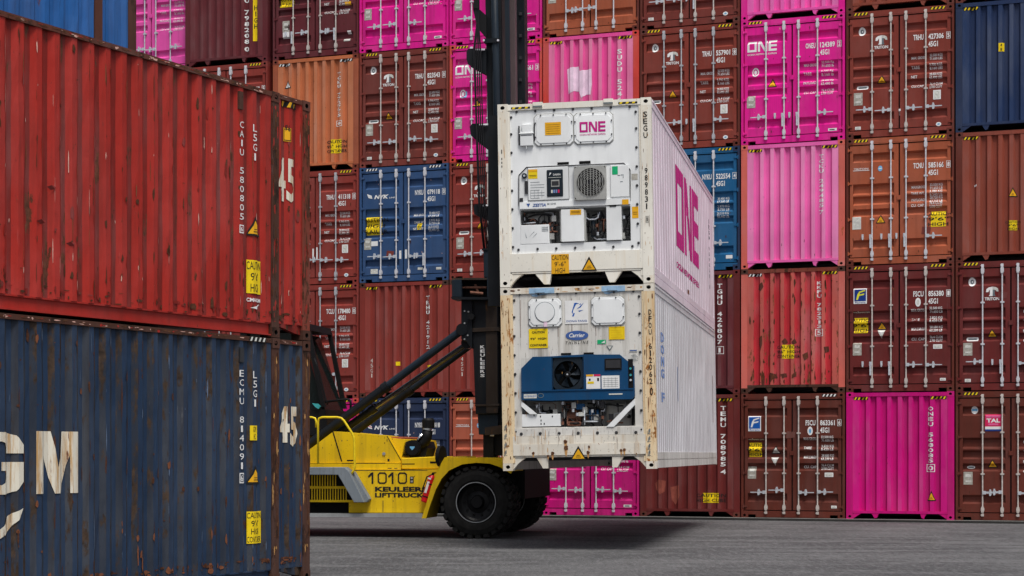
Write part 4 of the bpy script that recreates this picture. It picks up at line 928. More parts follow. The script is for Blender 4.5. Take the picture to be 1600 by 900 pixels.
near_box(1, 2, ('bright_blue', 'bright_blue', 'rust_post_dark', 'rust_post_dark', 'rust_post_dark'), 'bright blue long container with dark rusty posts, top left corner above the red one', (0, 0, 0), 'long containers of the near stack')

# ------------------------------------------------------------------ the two lifted refrigerated containers
RT, RR_ = .1816, .0158
RM = Matrix.Rotation(-RT, 4, 'Z') @ Matrix.Rotation(-RR_, 4, 'Y')
PIV = Vector((2.256, 30.405, 1.298))
def reefer_matrix(lev): return Matrix.Translation(PIV + RM @ Vector((-1.219, 0, lev * 2.905))) @ RM
SIDE = Matrix(((0, -1, 0, HW), (1, 0, 0, 0), (0, 0, 1, 0), (0, 0, 0, 1)))   # x' along the right side, y' inwards
SIDEL = Matrix(((0, 1, 0, -HW), (-1, 0, 0, CL), (0, 0, 1, 0), (0, 0, 0, 1)))
def bolts(par, pts, y=.026, r=.022):
    for x, z in pts:
        m = MB(); m.cyl((x, y, z), (x, y - .018, z), r, 8, 0, r * .55); m.build('bolt', 'dark_metal', par)
def reefer_box(lev, label, fr, post, side, panel, pcol):
    root = thing('refrigerated_container', label, 'container', mat=reefer_matrix(lev), group='lifted refrigerated containers')
    for s_ in (0, 1):
        x0 = -HW if not s_ else HW - .165
        m = MB(); m.box(x0, x0 + .165, .0, .15, .1185, CH - .1185); m.box(x0 + (.165 if not s_ else -.03), x0 + (.195 if not s_ else 0), .012, .15, .1185, CH - .1185); m.build('corner_post', post, root)
    castings(root, pcol)
    for x in (-HW, HW - .162):
        for z in (0, CH - .118): inst('corner_casting', M_CAST, [pcol, 'cavity_black'], root, (x, CL - .17, z))
    sideprof = Corr(.17, CL - .17, .40 if lev else .31, .30 if lev else .22, .03, .032, .004)
    for M, nm in ((SIDE, 'side_wall'), (SIDEL, 'side_wall')):
        m = MB(M); sideprof.sheet(m, .26, CH - .135, mats=(0, 0, 1)); m.build(nm, [side, 'side_groove'], root)
        m = MB(M); m.box(.165, CL - .165, -.004, .08, CH - .135, CH - .012); m.box(.165, CL - .165, -.012, .0, CH - .045, CH - .012); m.build('top_rail', side, root)
        m = MB(M); m.box(.165, CL - .165, -.004, .08, .15, .26); m.box(.165, CL - .165, -.008, .08, .012, .135); m.box(.165, CL - .165, .012, .08, .13, .155); m.build('bottom_rail', side if lev else 'old_white', root)
        m = MB(M); a_ = CL - .165 if M is SIDE else 0; m.box(a_, a_ + .165, -.002, .15, .1185, CH - .1185); m.build('corner_post', side, root)
    m = MB(); m.box(-HW + .06, HW - .06, .06, CL - .05, CH - .05, CH - .03); m.build('roof', side, root)
    m = MB(); m.box(-HW + .06, HW - .06, .55, CL - .05, .15, .20); m.build('floor', 'dark_metal', root)
    m = MB(); m.box(-HW + .165, HW - .165, CL - .06, CL - .02, .12, CH - .05); m.build('rear_wall', side, root)
    m = MB(); m.box(-HW + .163, HW - .163, .008, .12, CH - .105, CH - .012); m.build('header', fr, root)
    return root, sideprof
def panel_with_bay(par, mat, xa, xb, za, zb, bx0, bx1, bz0, bz1, y=.03, t=.02, chamfer=0):
    m = MB()
    m.box(xa, xb, y, y + t, bz1, zb); m.box(xa, xb, y, y + t, za, bz0)
    m.box(xa, bx0, y, y + t, bz0, bz1); m.box(bx1, xb, y, y + t, bz0, bz1)
    # walls of the recess
    m.box(bx0 - .015, bx0, y + t, .42, bz0, bz1); m.box(bx1, bx1 + .015, y + t, .42, bz0, bz1)
    m.box(bx0, bx1, y + t, .42, bz0 - .015, bz0); m.box(bx0, bx1, y + t, .42, bz1, bz1 + .015)
    m.build('machinery_panel', mat, par)
    m = MB(); m.box(bx0 - .015, bx1 + .015, .42, .44, bz0, bz1); m.build('bay_wall', 'machine_grey', par)
def hatch(par, b, mat='reefer_white', y=.03, nb=3):
    x0, x1, z0, z1 = b; r = .05
    q = [(x0 + r, z0), (x1 - r, z0), (x1, z0 + r), (x1, z1 - r), (x1 - r, z1), (x0 + r, z1), (x0, z1 - r), (x0, z0 + r)]
    m = MB(); m.prism(q, y - .022, y - .001); m.prism([(x + (.03 if x < (x0 + x1) / 2 else -.03), z + (.03 if z < (z0 + z1) / 2 else -.03)) for x, z in q], y - .03, y - .0225)
    h = m.build('hatch', mat, par, bevel=.004)
    m = MB(); m.prism([(x + (-.012 if x < (x0 + x1) / 2 else .012), z + (-.012 if z < (z0 + z1) / 2 else .012)) for x, z in q], y - .008, y - .0005); m.build('seal', 'grille_grey', h)
    for i in range(nb):
        t = x0 + (x1 - x0) * (i + .5) / nb
        for z in (z0 + .015, z1 - .015):
            m = MB(); m.cyl((t, y - .028, z), (t, y - .04, z), .012, 6); m.build('bolt', 'dark_metal', h)
    for i in range(2):
        z = z0 + (z1 - z0) * (i + .6) / 2.2
        for x in (x0 + .015, x1 - .015):
            m = MB(); m.cyl((x, y - .028, z), (x, y - .04, z), .012, 6); m.build('bolt', 'dark_metal', h)
    return h
# ---- upper one
up, sp = reefer_box(1, 'clean white refrigerated container with light grey machinery end, upper of the lifted two', 'cream', 'cream', 'pinkish_white', 'reefer_white', 'cream')
PB = (-1.031, 1.032, 3.07, 3.072)
ZB = 0.524 ; ZT_ = CH - .108
BAY = (-0.885, 0.868, 0.669, 1.216)
panel_with_bay(up, 'reefer_white', PB[0], PB[1], ZB + .0, ZT_, BAY[0], BAY[1], BAY[2], BAY[3])
bolts(up, [(-0.917, 2.769), (-0.616, 2.769), (-0.315, 2.769), (-0.016, 2.769), (0.283, 2.767), (0.584, 2.766), (0.883, 2.766), (-1.007, 2.687), (-1.011, 2.419), (-1.01, 2.126), (-1.01, 1.832), (-1.011, 1.526), (0.976, 2.683), (0.978, 2.423), (0.979, 2.127), (0.979, 1.827), (0.978, 1.529), (-1.01, 1.231), (-1.009, 0.933), (-1.008, 0.633), (0.977, 1.235), (0.981, 0.931), (0.988, 0.63), (-0.92, 0.588), (-0.614, 0.589), (-0.315, 0.588), (-0.014, 0.587), (0.291, 0.585), (0.59, 0.582), (0.891, 0.581)])
m = MB(); m.box(-HW + .166, HW - .166, .004, .14, .235, ZB - .003); m.build('sill', 'cream', up)
def reefer_feet(par, mat, tabs):
    m = MB()
    m.box(-HW + .1625, HW - .1625, .012, .1, .205, .2345)
    for s_ in (-1, 1):
        q = [(s_ * (HW - .164), .20), (s_ * (HW - .36), .20), (s_ * (HW - .25), .12), (s_ * (HW - .164), .02)]
        m.prism(q, .02, .12)
    for a, b_, c, d in tabs: m.prism([(a, .20), (b_, .20), (c, .03), (d, .03)], .02, .12)
    m.build('fork_pocket_tab', mat, par)
reefer_feet(up, 'cream', [(-.66, -.40, -.43, -.52), (.45, .72, .60, .52)])
D = Decal(Flat(.008), .004); hz1 = (-1.0, -0.696, 2.841, 2.871); hz2 = (0.707, 1.005, 2.835, 2.865)
hazard(D, hz1[0], hz1[1], CH - .085, CH - .055, 3, 'yellow').build('hazard_stripe', up)
hazard(Decal(Flat(.008), .004), hz2[0], hz2[1], CH - .085, CH - .055, 3, 'yellow').build('hazard_stripe', up)
for a in ((-0.651, -0.498, 2.828, 2.898), (0.475, 0.622, 2.824, 2.894)):
    m = MB(); m.box(a[0], a[1], -.01, .05, CH - .075, CH + .006); m.build('lifting_lug', 'cream', up)
    Decal(Flat(-.01), .003).rect(a[0], a[1], CH - .072, CH - .05, 'logo_grey').build('label', up)
h1 = hatch(up, (-0.631, -0.019, 2.217, 2.705)); h2 = hatch(up, (0.002, 0.61, 2.217, 2.695))
b = (-0.461, -0.206, 2.373, 2.574); D = Decal(Flat(0), .004).rect(b[0], b[1], b[2], b[3], 'amber')
for i in range(5): D.rect(b[0] + .02, b[1] - .02, b[2] + .025 + i * .034, b[2] + .029 + i * .034, 'rust_rail', 1)
D.build('label', h1)
b = (0.09, 0.499, 2.394, 2.555); one_logo(Decal(Flat(0), .004), b[0], b[1], b[2], b[3], 'logo_magenta').build('logo', h2)
# small drain box, slots
b = (-0.859, -0.653, 2.22, 2.442); m = MB(); m.box(b[0], b[1], -.02, .03, b[2], b[3]); m.box(b[0] + .03, b[1] - .03, -.012, .03, b[3], b[3] + .12); m.box(b[0] - .02, b[1] + .02, -.03, .02, b[3] - .035, b[3] - .02); m.box(b[0] + .09, b[0] + .10, -.02, .02, b[2] - .05, b[2]); m.build('vent_box', 'reefer_white', up, bevel=.006)
m = MB(); m.box(b[0] + .01, b[1] - .01, -.024, -.02, b[3] - .06, b[3] - .05); m.box(b[0] - .03, b[0] - .01, .0, .02, b[2] + .02, b[3] + .1); m.box(b[1] + .01, b[1] + .03, .0, .02, b[2] + .08, b[3] + .12); m.build('latch', 'dark_metal', up)
for b in ((-0.275, -0.094, 1.904, 1.943), (0.073, 0.251, 1.902, 1.946)):
    m = MB(); m.box(b[0], b[1], .02, .0285, b[2], b[3]); m.build('slot', 'cavity_black', up)
# unit face
q = [(-0.9, 1.285), (-0.892, 1.764), (-0.769, 1.885), (0.776, 1.883), (0.875, 1.777), (0.868, 1.287)]
m = MB(); m.prism(q, .012, .029); m.build('unit_cover', 'reefer_white', up)
m = MB(); 
for (a, c) in zip(q, q[1:]): m.tube([(a[0], .008, a[1]), (c[0], .008, c[1])], .008, 5)
m.build('trim', 'dark_metal', up)
b = (-0.745, -0.099, 1.354, 1.868); m = MB(); m.box(b[0], b[1], -.012, .012, b[2], b[3]); cp = m.build('control_box', 'reefer_white', up, bevel=.006)
m = MB(); m.box(b[0] - .006, b[1] + .006, .006, .0118, b[2] - .006, b[3] + .006); m.build('seal', 'dark_metal', cp)
b = (-0.442, -0.185, 1.402, 1.823); m = MB(); m.box(b[0], b[1], -.024, -.012, b[2], b[3]); ds = m.build('display_panel', 'mast_blue_black', cp, bevel=.008)
D = Decal(Flat(-.024), .003); x0, x1, z0, z1 = b; wx = x1 - x0; wz = z1 - z0
D.rect(x0 + wx * .27, x0 + wx * .78, z0 + wz * .36, z0 + wz * .62, 'grille_grey').rect(x0 + wx * .31, x0 + wx * .74, z0 + wz * .40, z0 + wz * .57, 'dark_metal', 1)
for i, c_ in enumerate(('paper', 'faded_blue', 'faded_blue', 'logo_red')): D.rect(x0 + wx * (.26 + i * .14), x0 + wx * (.36 + i * .14), z0 + wz * .13, z0 + wz * .25, c_)
D.rect(x0 + wx * .1, x0 + wx * .9, z0 + wz * .70, z0 + wz * .715, 'paper').text('DAIKIN', x0 + wx * .4, x0 + wx * .85, z0 + wz * .78, z0 + wz * .85, 'white').poly([(x0 + wx * .15, z1 - wz * .22), (x0 + wx * .3, z1 - wz * .12), (x0 + wx * .2, z1 - wz * .1)], 'white')
D.build('display', cp)
b = (-0.738, -0.591, 1.696, 1.842); Decal(Flat(-.012), .003).rect(*b, 'yellow').rect(b[0], b[1], b[3] - .035, b[3], 'amber', 1).rect(b[0] + .015, b[1] - .015, b[2] + .05, b[2] + .056, 'text_black', 1).rect(b[0] + .015, b[1] - .015, b[2] + .03, b[2] + .034, 'text_black', 1).build('label', cp)
b = (-0.707, -0.459, 1.364, 1.687); D = Decal(Flat(-.012), .003)
for i in range(7): D.rect(b[0], b[0] + (b[1] - b[0]) * (.9 if i % 3 else .6), b[2] + .02 + i * .042, b[2] + .026 + i * .042, 'logo_grey')
for i in range(4): D.rect(b[0] + i * .06, b[0] + i * .06 + .004, b[2] + .02, b[2] + .15, 'logo_grey')
D.build('label', cp)
c = (-0.802, 1.749); m = MB(); m.cyl((c[0], .012, c[1]), (c[0], -.015, c[1]), .042, 14); m.build('socket', 'mast_blue_black', up); m = MB(); m.cyl((c[0], -.015, c[1]), (c[0], -.02, c[1]), .018, 10); m.build('socket_cap', 'galvanised', up)
b = (-0.799, -0.754, 1.469, 1.665); m = MB(); m.box(*b[:2], -.01, .012, *b[2:]); m.build('handle', 'dark_metal', up)
c = (-0.857, 1.371); m = MB(); m.box(c[0] - .025, c[0] + .025, -.01, .012, c[1] - .03, c[1] + .03); m.build('latch', 'dark_metal', up)
def fan_grille(par, c, r, box, y, ringm, wirem, back, dp=.05):
    x0, x1, z0, z1 = box
    m = MB(); n = 28
    for i in range(n):           # square plate with a round opening
        a, b_ = 2 * math.pi * i / n, 2 * math.pi * (i + 1) / n
        def edge(t):
            dx, dz = math.cos(t), math.sin(t); k = min((x1 - c[0]) / dx if dx > 1e-6 else ((x0 - c[0]) / dx if dx < -1e-6 else 9), (z1 - c[1]) / dz if dz > 1e-6 else ((z0 - c[1]) / dz if dz < -1e-6 else 9))
            return (c[0] + dx * k, y, c[1] + dz * k)
        m.add([(c[0] + r * math.cos(a), y, c[1] + r * math.sin(a)), edge(a), edge(b_), (c[0] + r * math.cos(b_), y, c[1] + r * math.sin(b_))], [(0, 1, 2, 3)])
        m.add([(c[0] + r * math.cos(a), y, c[1] + r * math.sin(a)), (c[0] + r * math.cos(b_), y, c[1] + r * math.sin(b_)), (c[0] + r * math.cos(b_), y + dp, c[1] + r * math.sin(b_)), (c[0] + r * math.cos(a), y + dp, c[1] + r * math.sin(a))], [(0, 1, 2, 3)])
    m.build('fan_plate', ringm, par)
    m = MB(); m.cyl((c[0], y + dp - .005, c[1]), (c[0], y + dp, c[1]), r, 28); m.build('fan_back', back, par)
    m = MB(); m.cyl((c[0], y + dp * .2, c[1]), (c[0], y + dp * .8, c[1]), r * .22, 12); m.build('fan_hub', 'dark_metal', par)
    for i in range(6):
        a = 2 * math.pi * i / 6; m = MB()
        pts = []
        for rr, w_ in ((.2, .12), (.55, .26), (.93, .34)):
            for s_ in (-1, 1):
                t = a + s_ * w_ + rr * .3; pts.append((c[0] + r * rr * math.cos(t), y + dp * (.55 + s_ * .2), c[1] + r * rr * math.sin(t)))
        m.add(pts, [(0, 1, 3, 2), (2, 3, 5, 4)]); m.build('fan_blade', wirem[1], par)
    m = MB()
    for k in range(2, 9):
        rr = r * k / 8.2; m.tube([(c[0] + rr * math.cos(2 * math.pi * j / 24), y - .01, c[1] + rr * math.sin(2 * math.pi * j / 24)) for j in range(25)], .0035, 4)
    for k in range(-4, 5):
        x = c[0] + r * k / 4.6; e = math.sqrt(max(0, r * r - (x - c[0]) ** 2)); m.tube([(x, y - .016, c[1] - e), (x, y - .016, c[1] + e)], .005, 4)
    if wirem[0]: m.build('fan_guard', wirem[0], par)
b = (-0.006, 0.501, 1.327, 1.853); c = (0.258, 1.602)
m = MB(); m.box(b[0] - .0, b[1], .0, .0118, b[2] - .0, b[3]); fb = m.build('fan_housing', 'grille_grey', up)
m = MB(); m.box(b[0], b[1], -.05, -.0005, b[2], b[2] + .012); m.box(b[0], b[1], -.05, -.0005, b[3] - .012, b[3]); m.box(b[0], b[0] + .012, -.05, -.0005, b[2] + .012, b[3] - .012); m.box(b[1] - .012, b[1], -.05, -.0005, b[2] + .012, b[3] - .012); m.build('fan_frame', 'grille_grey', fb)
fan_grille(fb, c, .225, b, -.052, 'grille_grey', ('grille_grey', 'dark_metal'), 'cavity_black')
b = (0.566, 0.858, 1.357, 1.854); m = MB(); m.box(b[0], b[1], -.008, .012, b[2], b[3]); sb = m.build('side_cover', 'reefer_white', up, bevel=.005)
b = (0.595, 0.684, 1.709, 1.837); Decal(Flat(-.008), .003).rect(*b, 'green').build('label', sb)
D = Decal(Flat(-.008), .003); c = (0.729, 1.689); D.rect(c[0] - .05, c[0] - .01, c[1], c[1] + .01, 'logo_grey').rect(c[0], c[0] + .03, c[1] + .005, c[1] + .015, 'logo_grey').rect(c[0] + .035, c[0] + .043, c[1] - .04, c[1] + .02, 'logo_grey').rect(c[0] - .01, c[0] + .03, c[1] - .10, c[1] - .09, 'logo_grey').build('label', sb)
b = (0.894, 0.99, 1.618, 1.714); Decal(Flat(.03), .003).rect(*b, 'plate').build('label', up)
# beam with lettering
q = [(-0.885, 1.228), (-0.883, 1.33), (0.871, 1.333), (0.869, 1.239), (0.187, 1.232), (0.115, 1.235), (-0.286, 1.242), (-0.315, 1.219)]
m = MB(); m.prism(q, -.012, .06); bm_ = m.build('front_beam', 'reefer_white', up)
b = (-0.678, -0.462, 1.252, 1.301); Decal(Flat(-.012), .003).text('ZESTIA', *b, 'blue_text', bold=.03, shear=.2).build('lettering', bm_)
b = (-0.774, -0.715, 1.249, 1.306); Decal(Flat(-.012), .003).poly([(b[0], b[3]), (b[1], b[3]), (b[0] + .03, b[2])], 'blue_text').build('logo', bm_)
b = (-0.442, -0.304, 1.276, 1.303); Decal(Flat(-.012), .003).text('M12345', *b, 'logo_grey').build('lettering', bm_)
b = (0.745, 0.847, 1.233, 1.313); Decal(Flat(-.012), .006).rect(*b, 'amber').build('label', bm_)
b = (0.894, 0.995, 1.019, 1.199); Decal(Flat(.03), .003).rect(*b, 'amber').rect(b[0] + .015, b[1] - .015, b[2] + .06, b[2] + .066, 'rust_rail', 1).rect(b[0] + .015, b[1] - .015, b[2] + .09, b[2] + .096, 'rust_rail', 1).build('label', up)
# bay contents
def bx(name, b, y0, y1, mat, par, bev=.004): m = MB(); m.box(b[0], b[1], y0, y1, b[2], b[3]); return m.build(name, mat, par, bevel=bev)
k1 = bx('junction_box', (-0.884, -0.427, 0.673, 0.973), .03, .30, 'reefer_white', up)
D = Decal(Flat(.03), .003); b = (-0.54, -0.441, 0.866, 0.942)
for i in range(3): D.rect(b[0], b[1], b[2] + i * .026, b[2] + .007 + i * .026, 'logo_grey')
for i in range(5): D.rect(b[0] + i * .022, b[0] + i * .022 + .004, b[2], b[3], 'logo_grey')
b = (-0.814, -0.618, 0.77, 0.865); D.poly([(b[0], b[3]), (b[0] + .02, b[2]), (b[0] + .03, b[2])], 'logo_grey').poly([(b[0] + .05, b[2]), (b[1] - .04, b[3]), (b[1] - .05, b[3])], 'logo_grey').poly([(b[0] + .1, b[2] - .02), (b[1], b[3] - .03), (b[1] - .012, b[3] - .03)], 'logo_grey').build('label', k1)
k2 = bx('inverter_box', (-0.229, 0.133, 0.686, 1.193), .0, .30, 'reefer_white', up)
bx('bracket', (-0.252, 0.163, 0.699, 1.18), .03, .28, 'grille_grey', up)
b = (-0.083, 0.094, 1.103, 1.186); Decal(Flat(.0), .003).rect(*b, 'amber').rect(b[0] + .02, b[1] - .02, b[2] + .03, b[2] + .036, 'rust_rail', 1).rect(b[0] + .02, b[1] - .02, b[2] + .05, b[2] + .056, 'rust_rail', 1).build('label', k2)
k3 = bx('terminal_box', (0.49, 0.729, 0.685, 1.215), .0, .25, 'reefer_white', up)
bx('terminal_cap', (0.544, 0.65, 1.208, 1.253), -.01, .2, 'black', up)
for yy, zz in ((205, 278), (300, 368)):
    b = {205: (0.233, 0.307, 0.927, 1.065), 300: (0.23, 0.304, 0.758, 0.886)}[yy]
    m = MB(); m.cyl(((b[0] + b[1]) / 2, .12, b[2]), ((b[0] + b[1]) / 2, .12, b[3]), (b[1] - b[0]) / 2, 12); m.build('receiver', 'mast_blue_black', up)
def pipes(par, groups, y, r, mat):
    for pts in groups:
        P3 = [(x, y + random.uniform(-.03, .03), z) for x, z in pts]
        sm = []
        for i in range(len(P3) - 1):
            a, b_ = Vector(P3[i]), Vector(P3[i + 1]); sm += [a.lerp(b_, .15), a.lerp(b_, .5), a.lerp(b_, .85)]
        m = MB(); m.tube([P3[0]] + sm + [P3[-1]], r, 6); m.build('hose', mat, par, smooth=True)
pipes(up, [[(-0.844, 1.173), (-0.804, 1.02), (-0.73, 1.055), (-0.634, 1.014), (-0.588, 0.946)], [(-0.777, 1.114), (-0.652, 1.147), (-0.498, 1.15), (-0.384, 1.118), (-0.343, 1.022), (-0.348, 0.7)], [(-0.558, 0.992), (-0.542, 1.044), (-0.481, 1.017), (-0.463, 0.969)], [(0.189, 1.134), (0.207, 1.039), (0.182, 0.889), (0.188, 0.832)], [(0.246, 1.094), (0.36, 1.127), (0.435, 1.087), (0.413, 0.88), (0.441, 0.823), (0.461, 0.879)], [(0.259, 0.726), (0.353, 0.694), (0.411, 0.749), (0.461, 0.879)], [(0.308, 0.828), (0.394, 0.853), (0.479, 0.84)], [(0.776, 1.092), (0.812, 0.978), (0.763, 0.868), (0.79, 0.754), (0.847, 0.789), (0.862, 1.127)], [(0.756, 1.037), (0.833, 1.072), (0.862, 1.146)], [(0.331, 1.072), (0.328, 0.884), (0.307, 0.79)]], .14, .014, 'hose_black')
pipes(up, [[(-0.834, 1.182), (-0.821, 1.115), (-0.812, 0.992)], [(-0.749, 1.046), (-0.691, 1.082), (-0.653, 1.033), (-0.683, 0.993), (-0.74, 1.008)]], .12, .012, 'copper_brown')
m = MB(); c = (-0.576, 1.059); m.cyl((c[0] - .22, .3, c[1]), (c[0] + .2, .3, c[1]), .13, 14); m.build('compressor', 'machine_grey', up)
def clutter(par, x0, x1, z0, z1, y, n, seed):
    rn = random.Random(seed)
    for i in range(n):
        x, z = rn.uniform(x0, x1), rn.uniform(z0, z1); pts = [Vector((x, y + rn.uniform(-.05, .05), z))]
        for k in range(rn.randint(2, 4)):
            d = rn.choice([(1, 0), (-1, 0), (0, 1), (0, -1)]); L_ = rn.uniform(.05, .22); q = pts[-1] + Vector((d[0] * L_, rn.uniform(-.02, .02), d[1] * L_))
            q.x = min(max(q.x, x0), x1); q.z = min(max(q.z, z0), z1)
            if (q - pts[-1]).length > .03: pts.append(q)
        if len(pts) < 3: continue
        sm = [pts[0]]
        for a, b_, c_ in zip(pts, pts[1:], pts[2:]): sm += [a.lerp(b_, .75), b_.lerp(c_, .25)]
        sm.append(pts[-1]); m = MB(); m.tube(sm, rn.choice([.006, .009, .013]), 5); m.build('pipe', rn.choice(['hose_black', 'hose_black', 'copper_brown', 'dark_metal', 'galvanised']), par, smooth=True)
        if i % 2: m = MB(); m.cyl((x, y - .03, z - .02), (x, y - .03, z + .03), .022, 8); m.build('fitting', rn.choice(['black', 'galvanised', 'copper_brown', 'dark_metal']), par)
        if i % 5 == 0: m = MB(); m.box(x - .03, x + .04, y - .05, y + .02, z - .05, z + .04); m.build('small_box', rn.choice(['dark_metal', 'grille_grey', 'black']), par)
UB = BAY
for f0, f1, n_ in ((.0, .36, 12), (.58, .79, 16), (.90, 1.0, 7)):
    clutter(up, UB[0] + (UB[1] - UB[0]) * f0 + .01, UB[0] + (UB[1] - UB[0]) * f1 - .01, UB[2] + .05, UB[3] - .03, .12, n_, int(f0 * 100))
# sill marks
b = (-0.394, -0.113, 0.187, 0.493); D = Decal(Flat(.004), .004).rect(*b, 'amber'); h_ = (b[3] - b[2]) / 3; w_ = b[1] - b[0]
for i, (t, q) in enumerate((('CAUTION', .47), ("9'-6\"", .32), ('HIGH', .27))): D.text(t, (b[0] + b[1]) / 2 - q * w_, (b[0] + b[1]) / 2 + q * w_, b[3] - h_ * (i + .88), b[3] - h_ * (i + .14), 'text_black', 1, bold=0)
D.build('caution_sticker', up)
b = (0.081, 0.332, 0.213, 0.443); triangle(Decal(Flat(.004), .004), (b[0] + b[1]) / 2, b[2], b[3], (b[1] - b[0]) / 2).build('warning_triangle', up)
b = (1.095, 1.159, 2.252, 2.686); Decal(Flat(0), .004).stack('SEGU', b[0], b[1], b[3], b[2], 'text_black', gap=.2).build('serial_number', up)
b = (1.104, 1.152, 1.141, 1.806); Decal(Flat(0), .004).stack('989831', b[0], b[1], b[3], b[2], 'text_black', gap=.2).build('serial_number', up)
b = (1.11, 1.152, 0.938, 1.041); Decal(Flat(0), .004).text('1', b[0] + .013, b[1] - .013, b[2] + .02, b[3] - .02, 'text_black').frame(*b, .005, 'text_black').build('serial_number', up)
c = (-1.162, 2.035); D = Decal(Flat(0), .004)
for k_, dz in enumerate((.13, .10, .0, -.06, -.12)): D.rect(c[0] - .006, c[0] + .008, c[1] + dz - .02, c[1] + dz + .012, 'text_black')
D.build('label', up)
# right side of the upper one
b = (3.821, 8.348, 1.621, 2.365)
sx0, sx1 = b[0], b[1]
DS = lambda: Decal(sp, .005, SIDE)
sz0, sz1 = 0.984, 2.418
one_logo(DS(), sx0, sx1, sz0, sz1, 'side_magenta', tag=False).build('logo', up)
b = (0.597, 0.709)
DS().text('OCEAN NETWORK EXPRESS', sx0, sx1, b[0], b[1], 'side_magenta', bold=.03).build('lettering', up)
DS().rect(sx0 + 2.0, sx0 + 2.35, .30, .38, 'copper_brown').build('label', up)
DS().stack('SEGU 989831 1', 10.9, 11.15, 2.3, .8, 'logo_grey', gap=.3).build('serial_number', up)
# ---- lower one
lo, sp0 = reefer_box(0, 'rust streaked white refrigerated container with blue machinery unit, lower of the lifted two', 'old_cream', 'orange_rust', 'bluish_white', 'old_white', 'old_cream')
PB = (-1.028, 1.035, 3.056, 3.058); ZB = 0.547
BAY = (-0.908, 0.892, 0.677, 1.167)
BAY = (BAY[0], BAY[1], BAY[2], 1.772)
m = MB(); m.prism([(BAY[0] - .001, BAY[3] + .001), (BAY[0] + .205, BAY[3] + .001), (BAY[0] - .001, BAY[3] - .21)], .0305, .0495); m.prism([(BAY[1] + .001, BAY[3] + .001), (BAY[1] - .22, BAY[3] + .001), (BAY[1] + .001, BAY[3] - .19)], .0305, .0495); m.build('panel_corner', 'old_white', lo)
panel_with_bay(lo, 'old_white', PB[0], PB[1], ZB, CH - .108, BAY[0], BAY[1], BAY[2], BAY[3])
m = MB(); m.box(-HW + .166, HW - .166, .004, .14, .235, ZB - .003); m.build('sill', 'old_cream', lo)
m = MB(); z_ = 0.414; m.box(-HW + .168, HW - .168, -.004, .0035, .236, z_); m.build('repair_plate', 'old_cream', lo)
m = MB(); z2_ = 0.665; m.box(PB[0], PB[1], .014, .0295, ZB, z2_); m.build('lower_frame', 'old_white', lo)
reefer_feet(lo, 'old_cream', [(-.68, -.50, -.50, -.58), (.52, .70, .60, .52)])
bolts(lo, [(-0.915, 2.786), (-0.613, 2.782), (-0.313, 2.786), (-0.011, 2.782), (0.289, 2.781), (0.589, 2.779), (0.892, 2.781), (-1.003, 2.695), (-1.007, 2.429), (-1.01, 2.129), (-1.011, 1.826), (-1.012, 1.521), (0.982, 2.698), (0.984, 2.426), (0.985, 2.129), (0.986, 1.827), (0.988, 1.524), (-1.004, 1.529), (-1.004, 1.225), (-1.005, 0.922), (-1.004, 0.618), (0.986, 1.527), (0.988, 1.226), (0.989, 0.917), (0.988, 0.617)])
bolts(lo, [(-0.918, 0.58), (-0.614, 0.583), (-0.314, 0.58), (-0.009, 0.578), (0.296, 0.577), (0.595, 0.576), (0.901, 0.574)], y=.012, r=.026)
for b in ((-0.758, -0.354, 2.739, 2.886), (0.396, 0.767, 2.744, 2.869)):
    Decal(Flat(.026), .004).poly([(b[0], b[2] + .06), (b[0] + .03, CH - .112), (b[1], CH - .112), (b[1] - .02, b[2] + .07), (b[0] + .2, b[2] + .05), (b[0] + .12, b[2]), (b[0] + .05, b[2] + .01)], 'patch_blue').build('paint_patch', lo)
    Decal(Flat(.008), .003).rect(b[0], b[1], CH - .104, CH - .02, 'patch_blue').build('paint_patch', lo)
    m = MB(); a = b[0] + .1; m.box(a, a + .15, -.012, .05, CH - .10, CH - .03); m.build('lifting_lug', 'patch_blue', lo)
    m = MB(); m.box(a, a + .15, -.014, -.0125, CH - .10, CH - .094); m.build('lug_edge', 'dark_metal', lo)
h1 = hatch(lo, (-0.772, -0.247, 2.264, 2.704), nb=2); h2 = hatch(lo, (0.23, 0.751, 2.265, 2.704), nb=2)
c = (-0.51, 2.492)
D = Decal(Flat(0), .004).ring(c[0], c[1], .163, .163, .007, 'logo_grey').oval(c[0], c[1], .02, .02, 'text_black')
for a0 in (20, 160):
    pts = [(c[0] + .045 * math.cos(R(a0)), c[1] - .02)]
D.poly([(c[0] - .11, c[1] + .06), (c[0] - .03, c[1] + .01), (c[0] - .105, c[1] + .075)], 'logo_grey').poly([(c[0] + .11, c[1] + .06), (c[0] + .03, c[1] + .01), (c[0] + .105, c[1] + .075)], 'logo_grey')
D.ring(c[0], c[1] - .0, .13, .13, .004, 'logo_grey'); D.rect(c[0] - .02, c[0] + .035, c[1] - .23, c[1] - .09, 'patch_white', 1); D.build('dial_marking', h1)
m = MB(); m.cyl((c[0], 0.0, c[1]), (c[0], -.012, c[1]), .15, 24); m.build('vent_dial', 'reefer_white', h1)
b = (-0.191, 0.176, 2.297, 2.665); D = Decal(Flat(.026), .004).rect(*b, 'white'); X = lambda a: b[0] + (b[1] - b[0]) * a; Z = lambda a: b[2] + (b[3] - b[2]) * a
for q in ([(.38, .88), (.5, .84), (.62, .86), (.48, .90)], [(.4, .86), (.5, .86), (.36, .6), (.33, .42), (.29, .5)], [(.5, .62), (.62, .72), (.82, .9), (.68, .7)], [(.56, .56), (.8, .58), (.62, .51)], [(.3, .32), (.38, .48), (.42, .45), (.38, .32)], [(.62, .82), (.7, .88), (.68, .8)]):
    D.poly([(X(a), Z(c_)) for a, c_ in q], 'logo_blue', 1)
D.text('DONG FANG', X(.06), X(.94), Z(.08), Z(.16), 'blue_text', 1).build('logo', lo)
